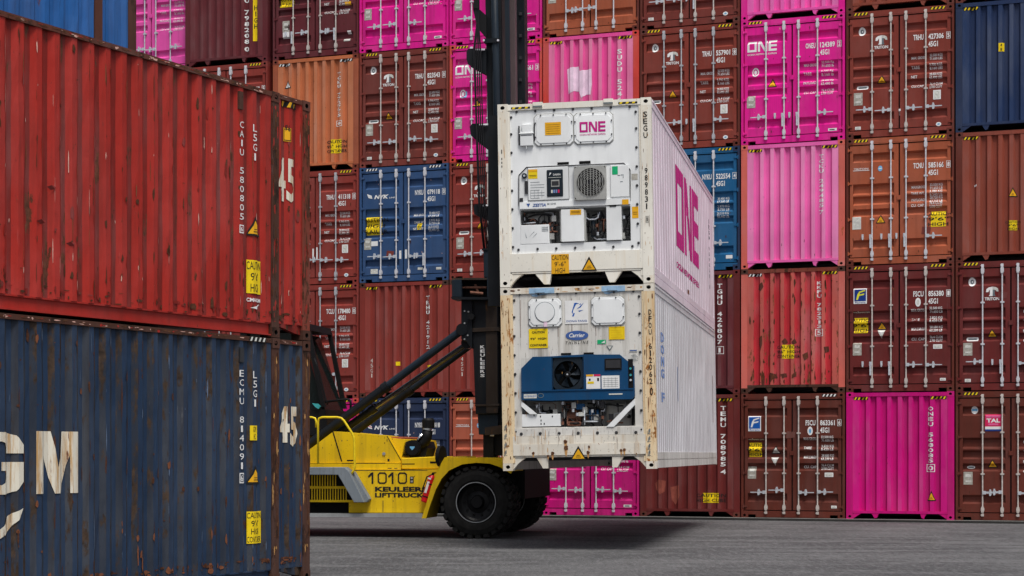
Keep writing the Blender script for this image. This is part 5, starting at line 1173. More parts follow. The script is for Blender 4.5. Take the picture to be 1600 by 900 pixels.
b = (-0.775, -0.471, 1.93, 2.235); D = Decal(Flat(.026), .004).rect(*b, 'yellow'); h_ = (b[3] - b[2]) / 3; w_ = b[1] - b[0]
for i, (t, q) in enumerate((('CAUTION', .33), ("9'6\"  HIGH", .42), ('CONTAINER', .44))): D.text(t, (b[0] + b[1]) / 2 - q * w_, (b[0] + b[1]) / 2 + q * w_, b[3] - h_ * (i + .72), b[3] - h_ * (i + .36), 'text_black', 1, bold=.03)
D.build('caution_sticker', lo)
b = (-0.188, 0.174, 2.039, 2.188); D = Decal(Flat(.026), .004); cx, cz = (b[0] + b[1]) / 2, (b[2] + b[3]) / 2
D.oval(cx, cz, (b[1] - b[0]) / 2, (b[3] - b[2]) / 2, 'blue_text', n=28).text('Carrier', cx - .125, cx + .125, cz - .03, cz + .035, 'white', 1, shear=.25, bold=.02).build('logo', lo)
b = (-0.189, 0.176, 1.98, 2.025); Decal(Flat(.026), .004).text('T H I N L I N E', *b, 'text_black', shear=.25).build('lettering', lo)
b = (0.498, 0.749, 2.032, 2.236); D = Decal(Flat(.026), .004).rect(*b, 'yellow').frame(b[0] + .01, b[1] - .01, b[2] + .01, b[3] - .01, .004, 'amber', 1)
for i in range(4): D.rect(b[0] + .03, b[1] - .05, b[2] + .04 + i * .035, b[2] + .043 + i * .035, 'amber', 1)
D.build('label', lo)
b = (0.314, 0.449, 1.972, 2.034); Decal(Flat(.026), .004).rect(*b, 'green').poly([(b[0] + .06, b[2] + .012), (b[0] + .12, b[2] + .012), (b[0] + .12, b[3] - .012)], 'white', 1).build('label', lo)
b = (0.453, 0.564, 1.862, 1.94); Decal(Flat(.026), .004).poly([(b[0], b[3]), (b[1], b[3]), ((b[0] + b[1]) / 2, b[2])], 'logo_grey').poly([(b[0] + .02, b[3] - .012), (b[1] - .02, b[3] - .012), ((b[0] + b[1]) / 2, b[2] + .02)], 'paper', 1).build('label', lo)
b = (0.815, 0.945, 1.835, 1.874); Decal(Flat(.026), .004).rect(*b, 'paper').rect(b[0] + .01, b[1] - .01, b[2] + .012, b[3] - .012, 'blue_text', 1).build('label', lo)
b = (0.845, 0.947, 1.692, 1.816); D = Decal(Flat(.026), .004)
for i in range(6): D.rect(b[0] + (i % 2) * .02, b[1] - (i % 3) * .015, b[2] + i * .02, b[2] + .006 + i * .02, 'logo_grey')
D.build('label', lo)
for b in ((-0.266, -0.105, 1.811, 1.842), (0.095, 0.254, 1.808, 1.842)):
    m = MB(); m.box(b[0], b[1], .02, .0285, b[2], b[3]); m.build('slot', 'cavity_black', lo)
q = [(-0.901, 1.61), (-0.712, 1.792), (-0.443, 1.794), (0.667, 1.795), (0.893, 1.607), (0.896, 1.148), (0.859, 1.093), (0.209, 1.099), (0.199, 1.117), (-0.248, 1.122), (-0.259, 1.092), (-0.903, 1.116)]
# blue unit housing with a square opening for the fan
fo = (-0.396, 0.085, 1.267, 1.694)
xs = sorted(q, key=lambda t: t[0]); ztop = max(t[1] for t in q)
fo_z1 = 1.772
m = MB()
L_ = [p_ for p_ in q if p_[0] < fo[0]]
lx0 = min(t[0] for t in q); rx1 = max(t[0] for t in q)
left = [q[0], q[1], (fo[0], q[2][1]), (fo[0], q[-2][1]), q[-1]]
right = [(fo[1], q[3][1] + .015), q[3], q[4], q[5], q[6], (fo[1], q[7][1])]
m.prism(left, -.02, .35); m.prism(right, -.02, .35)
m.prism([(fo[0], q[-2][1] + .005), (fo[1], q[7][1]), (fo[1], fo[2]), (fo[0], fo[2])], -.02, .35)
m.prism([(fo[0], fo_z1), (fo[1], fo_z1), (fo[1], q[3][1] + .015), (fo[0], q[2][1])], -.02, .35)
un = m.build('unit_housing', 'carrier_blue', lo)
c = (-0.165, 1.503)
fan_grille(un, c, .215, (fo[0] + .004, fo[1] - .004, fo[2] + .004, fo_z1 - .004), .0, 'mast_blue_black', (None, 'mast_blue_black'), 'cavity_black', .12)
m = MB(); m.cyl((c[0], -.01, c[1]), (c[0], .05, c[1]), .04, 12); m.build('fan_hub', 'black', un)
m = MB(); m.cyl((c[0], -.016, c[1]), (c[0], -.01, c[1]), .014, 8); m.build('fan_cap', 'galvanised', un)
for a, b_ in ((fo[0] - .012, fo[0] - .004), (fo[1] + .006, fo[1] + .014)): 
    m = MB(); m.box(a, b_, -.023, -.019, fo[2] - .02, q[2][1] - .01); m.build('panel_joint', 'black', un)
b = (-0.901, 0.887, 1.248, 1.252); m = MB(); m.box(b[0] + .01, b[1] - .01, -.032, -.0205, b[2] - .004, b[2] + .012); m.build('panel_lip', 'carrier_blue', un)
b = (0.431, 0.7, 1.556, 1.735); m = MB(); m.box(b[0], b[1], -.034, -.0205, b[2], b[3]); dm = m.build('display_panel', 'black', un, bevel=.005)
m = MB(); m.box(b[0] + .02, b[1] - .02, -.040, -.034, b[2] + .03, b[3] - .025); m.build('display_window', 'dark_metal', dm)
b = (0.136, 0.359, 1.267, 1.492); Decal(Flat(-.02), .004).rect(*b, 'white').rect(b[0], b[0] + .11, b[3] - .03, b[3], 'amber', 1).rect(b[0] + .12, b[1], b[3] - .03, b[3], 'logo_red', 1).rect(b[0] + .02, b[0] + .12, b[2] + .08, b[2] + .115, 'yellow', 1).rect(b[0] + .04, b[0] + .07, b[2] + .13, b[2] + .16, 'text_black', 1).rect(b[1] - .05, b[1] - .02, b[2] + .12, b[2] + .17, 'text_black', 1).build('label', un)
b = (0.379, 0.66, 1.265, 1.469); D = Decal(Flat(-.02), .004).rect(*b, 'white')
for i in range(5): D.rect(b[0] + .02, b[1] - .02, b[2] + .03 + i * .032, b[2] + .034 + i * .032, 'logo_grey', 1)
for i in range(4): D.rect(b[0] + .04 + i * .06, b[0] + .044 + i * .06, b[2] + .02, b[3] - .03, 'logo_grey', 1)
D.build('label', un)
b = (-0.863, -0.656, 1.139, 1.206); Decal(Flat(-.02), .004).rect(*b, 'paper').text('6120620', b[0] + .01, b[1] - .01, b[2] + .02, b[3] - .02, 'faded_blue', 1).build('label', un)
b = (-0.646, -0.539, 1.136, 1.22); Decal(Flat(-.02), .004).ring((b[0] + b[1]) / 2, (b[2] + b[3]) / 2, .05, .038, .01, 'logo_grey').build('label', un)
b = (0.489, 0.705, 1.167, 1.187); Decal(Flat(-.02), .004).rect(*b, 'paper').build('label', un)
b = (0.8, 0.877, 1.27, 1.67); m = MB(); m.box(b[0], b[1], -.024, -.0205, b[2], b[3] + .05); m.build('side_slot', 'black', un)
for k, zz in enumerate((.12, .2, .3)): m = MB(); m.cyl(((b[0] + b[1]) / 2, -.03, b[2] + zz), ((b[0] + b[1]) / 2, -.05, b[2] + zz), .018, 8); m.build('connector', 'teal' if k else 'galvanised', un)
# bay of the lower one
k1 = bx('junction_box', (-0.908, -0.294, 0.692, 0.887), .03, .33, 'reefer_white', lo)
D = Decal(Flat(.03), .003)
for c in [(-0.712, 0.869), (-0.61, 0.851), (-0.42, 0.848), (-0.601, 0.787), (-0.602, 0.736), (-0.551, 0.735)]: D.rect(c[0] - .008, c[0] + .008, c[1] - .014, c[1] + .014, 'text_black')
D.build('label', k1)
bx('back_plate', (-0.741, -0.271, 0.886, 1.087), .36, .38, 'old_white', lo, 0)
bx('back_plate', (0.407, 0.811, 0.684, 1.034), .36, .38, 'old_white', lo, 0)
for nm, q in (('brace', [(-0.91, 1.1), (-0.911, 1.015), (-0.777, 0.889), (-0.661, 0.887)]), ('brace', [(0.895, 1.104), (0.894, 1.004), (0.556, 0.666), (0.441, 0.669)])):
    m = MB(); m.prism(q, .0, .05); m.build(nm, 'reefer_white', lo)
c = (0.205, 0.866); m = MB(); m.cyl((c[0] - .05, .2, c[1]), (c[0] + .1, .2, c[1]), .10, 16); m.cyl((c[0] - .04, .2, c[1]), (c[0] - .02, .2, c[1]), .115, 16); m.cyl((c[0] + .04, .2, c[1]), (c[0] + .06, .2, c[1]), .115, 16); m.build('motor', 'carrier_blue', lo)
c = (-0.1, 0.848); m = MB(); m.cyl((c[0] - .1, .2, c[1]), (c[0] + .12, .2, c[1]), .09, 14); m.cyl((c[0], .2, c[1] + .02), (c[0], .2, c[1] + .15), .08, 12); m.box(c[0] - .1, c[0] + .12, .1, .3, c[1] - .15, c[1] - .08); m.build('compressor', 'copper_brown', lo)
lb = (BAY[0] + .03, BAY[1] - .03, BAY[2] + .03, 1.065)
clutter(lo, lb[0] + .60, lb[0] + 1.28, lb[2], lb[3], .10, 26, 77); clutter(lo, lb[0], lb[0] + .6, lb[3] - .16, lb[3], .15, 6, 78); clutter(lo, lb[0] + 1.3, lb[1], lb[2], lb[3], .2, 7, 79)
bx('relay_box', (-0.041, 0.089, 0.95, 1.04), .06, .16, 'carrier_blue', lo); bx('relay_cover', (-0.01, 0.087, 0.843, 0.905), .05, .12, 'paper', lo)
pipes(lo, [[(-0.219, 1.051), (-0.138, 1.009), (-0.058, 0.927), (-0.14, 0.889), (-0.198, 0.829), (-0.061, 0.746)], [(-0.179, 0.97), (-0.098, 0.978), (-0.037, 0.947)], [(0.065, 1.005), (0.186, 0.963), (0.268, 0.981), (0.327, 0.92)], [(0.307, 0.94), (0.368, 0.899), (0.355, 0.758), (0.364, 0.678)], [(0.336, 0.839), (0.407, 0.858), (0.389, 0.959)], [(0.061, 0.724), (0.142, 0.762), (0.223, 0.701)], [(0.127, 1.044), (0.269, 1.041), (0.47, 1.017), (0.692, 0.993)], [(-0.249, 1.052), (-0.238, 0.85), (-0.249, 0.689)]], .14, .014, 'hose_black')
pipes(lo, [[(-0.199, 0.99), (-0.159, 0.959), (-0.078, 0.968), (-0.048, 0.907)], [(-0.192, 0.849), (-0.194, 0.708), (-0.021, 0.701)], [(-0.059, 0.887), (-0.04, 0.766), (0.04, 0.724)]], .12, .014, 'copper_brown')
for p_ in [(-0.476, 0.935), (-0.625, 0.938), (0.76, 0.831)]:
    m = MB(); m.cyl((p_[0], .25, p_[1]), (p_[0], .35, p_[1]), .03, 10); m.build('knob', 'black', lo)
b = (0.814, 0.887, 0.685, 0.949); m = MB(); m.cyl(((b[0] + b[1]) / 2, .2, b[2]), ((b[0] + b[1]) / 2, .2, b[3]), .035, 10); m.build('receiver', 'black', lo)
b = (-0.138, 0.118, 0.154, 0.379); triangle(Decal(Flat(-.004), .004), (b[0] + b[1]) / 2, b[2], b[3], (b[1] - b[0]) / 2).build('warning_triangle', lo)
for px in [(-0.913, 2.009), (-0.72, 2.076), (-0.314, 2.173), (-0.092, 2.203), (0.286, 2.157), (0.677, 2.11)]:
    x = px[0]; D = Decal(Flat(.03), .002); D.rect(x - .004, x + .003, 1.98 if abs(x) > .3 else 1.9, CH - .13, 'machine_grey').rect(x + .004, x + .010, 2.1, CH - .2, 'copper_brown').build('panel_seam', lo)
for q in ((-HW + .01, -HW + .15), (HW - .155, HW - .01)):
    scuffs(lo, Flat(0), q[0], q[1], .15, 2.75, 55, ['rust_run', 'rust_spot', 'chip_orange', 'rust_run'], q[0], .03, .5, .022, off=.002, name='rust_streaks')
scuffs(lo, Flat(.03), PB[0], PB[1], ZB, CH - .12, 60, ['machine_grey', 'rust_run', 'plate'], 5, .03, .5, .012, off=.0015, name='rust_streaks')
scuffs(lo, Flat(-.004), -1.04, 1.04, .24, .66, 60, ['rust_run', 'rust_spot', 'machine_grey'], 6, .02, .3, .014, off=.0015, name='rust_streaks')
scuffs(lo, Flat(.008), -1.05, 1.05, CH - .10, CH - .02, 40, ['rust_run', 'rust_spot'], 8, .01, .06, .12, off=.0012, name='rust_streaks')
for q in ((-HW + .01, -HW + .15), (HW - .155, HW - .01)):
    scuffs(up, Flat(0), q[0], q[1], .15, 2.75, 26, ['rust_run', 'rust_run', 'rust_spot'], q[0] + 3, .02, .35, .012, off=.002, name='rust_streaks')
# rust blooms with runs on the sill
for (x, z), r_ in zip([(-0.212, 0.443), (-0.206, 0.346), (-0.421, 0.265), (-0.493, 0.226), (-0.728, 0.274), (0.145, 0.27), (0.16, 0.36), (0.667, 0.296), (0.718, 0.303), (0.906, 0.244), (-0.782, 0.36)], (17, 20, 16, 9, 11, 14, 10, 12, 13, 5, 5)):
    r_ = r_ / 498; rn = random.Random(int(x * 1000)); k = 11
    D = Decal(Flat(-.004), .003)
    D.poly([(x - r_ * .7, z), (x + r_ * .7, z), (x + r_ * .45, z - r_ * 2.2), (x + r_ * .1, z - r_ * 3.4), (x - r_ * .4, z - r_ * 2.4)], 'rust_run')
    D.poly([(x + r_ * rn.uniform(.7, 1.15) * math.cos(2 * math.pi * i / k), z + r_ * rn.uniform(.7, 1.15) * math.sin(2 * math.pi * i / k)) for i in range(k)], 'rust_spot', 1)
    D.build('rust_spot', lo)
b = (1.129, 1.177, 2.085, 2.497); Decal(Flat(0), .004).stack('DFOU', b[0], b[1], b[3], b[2], 'text_black', gap=.2).build('serial_number', lo)
b = (1.126, 1.175, 1.432, 1.97); b2 = (1.13, 1.182, 1.313, 1.642)
Decal(Flat(0), .004).stack('612062', b[0], b[1], b[3], b2[2], 'text_black', gap=.2).build('serial_number', lo)
b = (1.13, 1.182, 1.147, 1.267); Decal(Flat(0), .004).text('0', *b, 'text_black').build('serial_number', lo)
for px in [(1.112, 0.584), (1.11, 0.465), (1.108, 0.345), (1.107, 0.245), (-1.167, 0.686), (-1.169, 0.544), (-1.172, 0.402), (-1.174, 0.281)]:
    D = Decal(Flat(0), .004); x, z = px
    for i in range(3): D.rect(x - .02 + i * .012, x - .014 + i * .016, z - .05 + i * .02, z + .02 + i * .012, 'logo_grey')
    D.rect(x - .03, x + .03, z - .04, z - .034, 'logo_grey').build('label', lo)
b = (0.937, 1.403, 1.049, 2.211)
Decal(sp0, .005, SIDE).stack('DONG F', b[0], b[1], b[3], b[2], 'faded_blue', gap=.2, bold=.03).build('lettering', lo)
Decal(sp0, .005, SIDE).rect(b[1] + 2.2, b[1] + 2.28, b[2] + .1, b[2] + .7, 'faded_blue').rect(CL - .9, CL - .82, .9, 1.9, 'copper_brown').build('label', lo)

# ------------------------------------------------------------------ the forklift (x forward, y across, z up)
tr = thing('container_forklift', 'yellow and black container forklift lifting two white refrigerated containers', 'forklift', (-.2, 37.0, 0), -RT)
def pb(name, pts, y0, y1, mat, par=None, bev=0.):
    m = MB(); m.prism(pts, y0, y1); return m.build(name, mat, tr if par is None else par, bevel=bev)
def b2p(b): return [(b[0], b[2]), (b[1], b[2]), (b[1], b[3]), (b[0], b[3])]
VS = -1.62
# wheels: dual front pair each side, single rear pair
def tyre_mesh():
    m = MB(); r, w_ = .655, .46
    prof = [(.36, .03), (.40, .0), (.50, -.005), (.585, .02), (.622, .06), (.632, .12), (.632, w_ - .12), (.622, w_ - .06), (.585, w_ - .02), (.50, w_ + .005), (.40, w_), (.36, w_ - .03)]
    m.lathe(prof, n=56, closed=True)
    n = 26
    for k in range(n):
        for s_ in (0, 1):
            t = 2 * math.pi * (k + .5 * s_) / n; ya, yb = ((.0, w_ / 2 - .01) if s_ == 0 else (w_ / 2 + .01, w_)); dt = .078; sk = .06 * (1 if s_ else -1)
            P8 = []
            for rr in (.60, r):
                for y, tt in ((ya, t - dt + (sk if s_ == 0 else 0)), (yb, t - dt + (0 if s_ == 0 else sk)), (yb, t + dt + (0 if s_ == 0 else sk)), (ya, t + dt + (sk if s_ == 0 else 0))):
                    yy = y if rr > .64 else y; P8.append((rr * math.cos(tt), yy, rr * math.sin(tt)))
            m.add(P8, [(4, 5, 6, 7), (0, 1, 5, 4), (1, 2, 6, 5), (2, 3, 7, 6), (3, 0, 4, 7)])
            # shoulder block
            yo = .012 if s_ == 0 else w_ - .012; yi = .04 if s_ == 0 else w_ - .04; t0, t1 = t - dt + (sk), t + dt + (sk)
            q = [(rr * math.cos(a), y, rr * math.sin(a)) for y in (yo, yi) for rr, a in ((.592, t0 + .02), (r - .012, t0), (r - .012, t1), (.592, t1 - .02))]
            m.add(q, [(0, 1, 2, 3), (4, 5, 1, 0), (5, 6, 2, 1), (6, 7, 3, 2), (7, 4, 0, 3)])
    me = m.mesh('tyre'); bm = bmesh.new(); bm.from_mesh(me); bmesh.ops.recalc_face_normals(bm, faces=bm.faces[:]); bm.to_mesh(me); bm.free(); return me
M_TYRE = tyre_mesh()
def rim_mesh():
    m = MB(); m.lathe([(.30, .13), (.335, .10), (.352, .03), (.362, .012), (.358, .0), (.368, .004), (.372, .05), (.372, .41), (.362, .45), (.35, .42), (.33, .36)], n=40)
    m.lathe([(.0, .07), (.10, .07), (.12, .10), (.13, .17), (.20, .19), (.30, .16), (.34, .14)], n=32)
    for k in range(10): t = 2 * math.pi * k / 10; m.cyl((.235 * math.cos(t), .185, .235 * math.sin(t)), (.235 * math.cos(t), .14, .235 * math.sin(t)), .018, 6)
    return m.mesh('rim')
M_RIM = rim_mesh()
mr = MB(); mr.lathe([(.354, -.001), (.368, -.001), (.368, .012), (.354, .012)], n=48, closed=True); M_RING = mr.mesh('rim_edge')
for u, vs in ((-.097, (-1.97, -1.46, 1.0, 1.51)), (-5.0, (-1.6, 1.14))):
    for v in vs:
        wh = inst('wheel', M_TYRE, 'rubber', tr, (u, v, .655)); r_ = inst('rim', M_RIM, 'rim_black', wh); inst('rim_edge', M_RING, 'grey_steel', wh)
m = MB(); m.cyl((-.097, -1.4, .655), (-.097, 1.4, .655), .22, 14); m.box(-.35, .2, -.9, .9, .45, .95); m.build('front_axle', 'black', tr)
m = MB(); m.box(.15, .62, -.95, 1.9, .7, 1.42); m.build('front_frame', 'black', tr)
m = MB(); m.cyl((-5.0, -1.3, .655), (-5.0, 1.3, .655), .15, 12); m.build('rear_axle', 'black', tr)
# chassis and hood
m = MB(); m.box(-5.3, -.75, -1.0, 1.0, .42, 1.45); m.box(-.8, .55, -.85, .85, .75, 1.35); m.build('chassis', 'black', tr)
sidelow = [(-2.552, 0.447), (-2.552, 0.647), (-3.837, 0.641), (-3.837, 1.228), (-1.584, 1.232), (-0.805, 1.25), (-0.805, 1.11), (-1.068, 0.455)]
for s_ in (-1, 1):
    y0, y1 = sorted((s_ * 1.62, s_ * 1.54)); pb('side_plate', sidelow, y0, y1, 'truck_yellow')
hood = [(-3.874, 1.364), (-3.504, 1.495), (-3.283, 1.649), (-2.878, 1.944), (-1.867, 1.86), (-1.601, 1.413), (-1.601, 1.354), (-3.874, 1.352)]
pb('hood', hood, -1.50, -.60, 'truck_yellow'); pb('hood', [(-4.522, 2.009), (-3.492, 1.982), (-2.394, 1.88), (-2.112, 1.405), (-2.112, 1.343), (-4.522, 1.341)], .60, 1.50, 'truck_yellow')
pb('hood_top', [(-3.13, 1.943), (-2.093, 1.856), (-1.82, 1.398), (-1.82, 1.349), (-3.13, 1.348)], -.60, .60, 'truck_yellow')
q = [(-3.849, 1.345), (-1.582, 1.347), (-1.582, 1.237), (-3.849, 1.234)]; pb('sill_step', q, -1.58, 1.58, 'truck_yellow')
for pts in [[(-2.902, 1.944), (-2.878, 1.944), (-2.707, 1.388), (-2.731, 1.388)], [(-2.719, 1.362), (-1.892, 1.363), (-1.892, 1.349), (-2.719, 1.348)], [(-1.867, 1.86), (-1.852, 1.86), (-1.589, 1.413), (-1.605, 1.413)], [(-2.621, 1.418), (-2.499, 1.418), (-2.499, 1.394), (-2.621, 1.394)], [(-1.849, 1.436), (-1.813, 1.436), (-1.813, 1.389), (-1.849, 1.389)]]:
    pb('panel_joint', pts, -1.503, -1.4995, 'black')
for pts in [[(-1.91, 0.673), (-1.898, 0.674), (-1.898, 0.462), (-1.91, 0.462)], [(-1.813, 1.27), (-1.741, 1.27), (-1.741, 1.256), (-1.813, 1.256)], [(-1.693, 1.27), (-1.632, 1.27), (-1.632, 1.256), (-1.693, 1.256)], [(-3.284, 1.229), (-1.068, 1.232), (-1.068, 1.224), (-3.284, 1.221)]]:
    pb('panel_joint', pts, -1.623, -1.6195, 'dark_metal')
c = (-1.916, 1.53); m = MB(); m.cyl((c[0], -1.5, c[1]), (c[0], -1.515, c[1]), .03, 10); m.build('hood_latch', 'grey_steel', tr)
pb('rear_deck', [(-1.918, 1.838), (-1.565, 1.79), (-1.48, 1.448), (-1.638, 1.412)], -1.3, 1.3, 'truck_yellow')
pb('deck_mat', [(-1.918, 1.857), (-1.65, 1.827), (-1.65, 1.803), (-1.918, 1.833)], -1.2, 1.2, 'rust_orange')
pb('valve_cover', [(-1.577, 1.448), (-0.904, 1.484), (-0.796, 1.484), (-0.796, 1.25), (-1.577, 1.249)], -1.55, -.6, 'truck_yellow', bev=.015)
pb('valve_cover', [(-1.577, 1.448), (-0.904, 1.484), (-0.796, 1.484), (-0.796, 1.25), (-1.577, 1.249)], .6, 1.55, 'truck_yellow', bev=.015)
pb('panel_joint', [(-1.565, 1.35), (-1.324, 1.352), (-1.324, 1.338), (-1.565, 1.335)], -1.554, -1.549, 'black')
pb('panel_joint', [(-1.036, 1.39), (-0.928, 1.39), (-0.928, 1.355), (-1.036, 1.355)], -1.554, -1.549, 'black')
# grille: slats one by one
gx = [-3.8, -3.75, -3.699, -3.649, -3.598, -3.548, -3.498, -3.447, -3.397, -3.347, -3.297, -3.246, -3.196, -3.146, -3.096, -3.046, -2.996, -2.946, -2.896, -2.846, -2.796, -2.746, -2.696, -2.646, -2.596]
gz = [1.141, 0.934, 0.887, 0.68, 0.639]
m = MB(); m.box(gx[0] - .1, gx[-1] + .12, -1.6, -1.55, gz[4], gz[0]); m.build('grille_back', 'black', tr)
# the side plate is solid behind; a dark backing sits proud of it and the slats prouder still
m = MB(); m.box(gx[0] - .1, gx[-1] + .10, -1.632, -1.6205, gz[3] + .0, gz[0]); m.build('grille_opening', 'cavity_black', tr)
gr = MB(); gr.box(gx[0] - .1, gx[-1] + .12, -1.655, -1.633, gz[2], gz[1]); gr.box(gx[0] - .1, gx[-1] + .16, -1.655, -1.621, gz[4], gz[3]); gr = gr.build('grille_rail', 'truck_yellow', tr)
for x in gx:
    m = MB(); m.box(x - .009, x + .009, -1.652, -1.633, gz[3], gz[2]); m.build('slat', 'truck_yellow', gr)
    if x < gx[-4]: m = MB(); m.box(x - .009, x + .009, -1.652, -1.633, gz[1], gz[0]); m.build('slat', 'truck_yellow', gr)
# grey step frame
stp = [(-3.735, 1.284), (-2.547, 1.285), (-2.462, 1.215), (-2.174, 0.645), (-2.366, 0.644), (-2.667, 1.145), (-3.735, 1.143)]
pb('step_frame', stp, -1.95, -1.66, 'grey_step', bev=.008)
pb('step_tread', [(-2.479, 1.214), (-2.419, 1.202), (-2.117, 0.7), (-2.177, 0.642), (-2.25, 0.665)], -1.80, -1.623, 'grey_step', bev=.005)
pb('running_board', [(-3.782, 0.428), (-1.122, 0.443), (-1.122, 0.379), (-3.782, 0.363)], -1.80, -1.45, 'grey_steel')
pb('under_box', [(-3.967, 0.607), (-2.678, 0.613), (-2.678, 0.434), (-3.967, 0.427)], -1.2, 1.2, 'black')
for (x0, x1, z0, z1, y, n_) in ((-3.2, -.9, .45, 1.2, -1.62, 60), (-3.2, -1.5, 1.45, 1.9, -1.5, 30)):
    scuffs(tr, Flat(y), x0, x1, z0, z1, n_, ['chip_rust', 'text_black', 'dark_metal'], n_, .01, .10, .018, off=.002)
# lettering
DT = lambda y=-1.62: Decal(Flat(y), .004)
b = (-2.2, -1.44, 0.979, 1.19); w4 = (b[1] - b[0]) / 4
D = DT()
for i, ch in enumerate('1010'):
    if ch == '1': D.poly([(b[0] + w4 * i + w4 * .42, b[2]), (b[0] + w4 * i + w4 * .60, b[2]), (b[0] + w4 * i + w4 * .60, b[3]), (b[0] + w4 * i + w4 * .42, b[3])], 'text_black').poly([(b[0] + w4 * i + w4 * .42, b[3]), (b[0] + w4 * i + w4 * .05, b[3] - .07), (b[0] + w4 * i + w4 * .14, b[3] - .10), (b[0] + w4 * i + w4 * .42, b[3] - .055)], 'text_black')
    else:
        x0, x1 = b[0] + w4 * i + w4 * .02, b[0] + w4 * (i + .94); t_ = .027; r_ = .035; z0, z1 = b[2], b[3]
        def rr(x0, x1, z0, z1, r_): return [(x0 + r_, z0), (x1 - r_, z0), (x1, z0 + r_), (x1, z1 - r_), (x1 - r_, z1), (x0 + r_, z1), (x0, z1 - r_), (x0, z0 + r_)]
        O_, I_ = rr(x0, x1, z0, z1, r_), rr(x0 + t_, x1 - t_, z0 + t_, z1 - t_, r_ * .6)
        for k in range(8): D.poly([O_[k], O_[(k + 1) % 8], I_[(k + 1) % 8], I_[k]], 'text_black')
D.build('number_lettering', tr)
b = (-2.055, -1.068, 0.836, 0.927); DT().text('KEULEERS', *b, 'text_black', bold=.045).build('company_lettering', tr)
b = (-2.055, -1.068, 0.73, 0.816); DT().text('LIFTTRUCKS', *b, 'text_black', bold=.045).build('company_lettering', tr)
b = (-1.398, -1.326, 0.992, 1.115); DT().rect(*b, 'text_black').rect(b[0] + .015, b[1] - .015, b[2] + .015, b[2] + .05, 'plate', 1).rect(b[0] + .015, b[1] - .015, b[3] - .045, b[3] - .015, 'plate', 1).build('badge', tr)
# fender with a real thickness, near and far
fo_ = [(-1.092, 0.362), (-0.997, 0.362), (-0.843, 0.86), (-0.772, 1.022), (-0.642, 1.172), (-0.501, 1.271), (-0.336, 1.34), (-0.1, 1.369), (0.158, 1.358), (0.392, 1.278), (0.567, 1.175), (0.567, 1.312), (0.368, 1.393), (0.216, 1.456), (-0.666, 1.467), (-0.784, 1.253), (-0.914, 0.964)]
def strip(name, outer, inner, y0, y1, mat):
    m = MB(); n = len(outer)
    for i in range(n - 1):
        a, b_, c_, d_ = outer[i], outer[i + 1], inner[i + 1], inner[i]
        m.add([(a[0], y0, a[1]), (b_[0], y0, b_[1]), (c_[0], y0, c_[1]), (d_[0], y0, d_[1]), (a[0], y1, a[1]), (b_[0], y1, b_[1]), (c_[0], y1, c_[1]), (d_[0], y1, d_[1])],
              [(0, 1, 2, 3), (7, 6, 5, 4), (0, 4, 5, 1), (3, 2, 6, 7)] + ([(0, 3, 7, 4)] if i == 0 else []) + ([(1, 5, 6, 2)] if i == n - 2 else []))
    me = m.mesh(name); bm = bmesh.new(); bm.from_mesh(me); bmesh.ops.remove_doubles(bm, verts=bm.verts, dist=1e-5); bmesh.ops.recalc_face_normals(bm, faces=bm.faces[:]); bm.to_mesh(me); bm.free()
    me.materials.append(MATS[mat]); return link(bpy.data.objects.new(name, me), tr)
outer = [(-1.092, 0.362), (-1.021, 0.582), (-0.914, 0.941), (-0.796, 1.253), (-0.666, 1.467), (-0.371, 1.461), (-0.077, 1.461), (0.216, 1.456), (0.38, 1.404), (0.602, 1.267)]
inner = [(-1.009, 0.362), (-0.95, 0.559), (-0.831, 0.883), (-0.725, 1.08), (-0.583, 1.23), (-0.347, 1.34), (-0.077, 1.369), (0.169, 1.352), (0.357, 1.289), (0.544, 1.175)]
inner2 = [(-1.033, 0.362), (-0.973, 0.57), (-0.867, 0.918), (-0.749, 1.195), (-0.642, 1.403), (-0.371, 1.404), (-0.077, 1.404), (0.193, 1.398), (0.368, 1.347), (0.59, 1.221)]
strip('fender_lip', outer, inner, -1.99, -1.93, 'truck_yellow'); strip('fender_lip', outer, inner, 1.93, 1.99, 'truck_yellow')
strip('fender', outer, inner2, -1.93, -1.0, 'truck_yellow'); strip('fender', outer, inner2, 1.0, 1.93, 'truck_yellow')
m = MB(); m.box(-.62, .3, -1.0, 1.0, 1.35, 1.44); m.build('front_deck', 'truck_yellow', tr)
pb('wheel_well', [(-0.942, 1.245), (0.026, 1.377), (0.267, 1.164), (0.267, 0.574), (-1.161, 0.448)], -1.0, -.95, 'black')
# hand rails
def rail3(name, pts, v, r_, mat):
    P3 = [Vector((x, v, z)) for x, z in pts]; out = [P3[0]]
    for i in range(1, len(P3) - 1):
        a, b_, c_ = P3[i - 1], P3[i], P3[i + 1]; k1_ = min(.08, (a - b_).length * .4); k2_ = min(.08, (c_ - b_).length * .4)
        p0 = b_ + (a - b_).normalized() * k1_; p2 = b_ + (c_ - b_).normalized() * k2_
        out += [p0, (p0 + b_ * 2 + p2) / 4, p2]
    out.append(P3[-1]); m = MB(); m.tube(out, r_, 8); return m.build(name, mat, tr, smooth=True)
rail3('hand_rail', [(-3.071, 1.354), (-3.071, 2.199), (-2.623, 2.198), (-2.387, 1.846), (-2.375, 1.261), (-2.453, 1.144)], -1.85, .021, 'rail_yellow')
rail3('hand_rail', [(-3.782, 2.202), (-3.122, 2.2), (-3.122, 2.012)], -1.8, .019, 'rail_yellow')
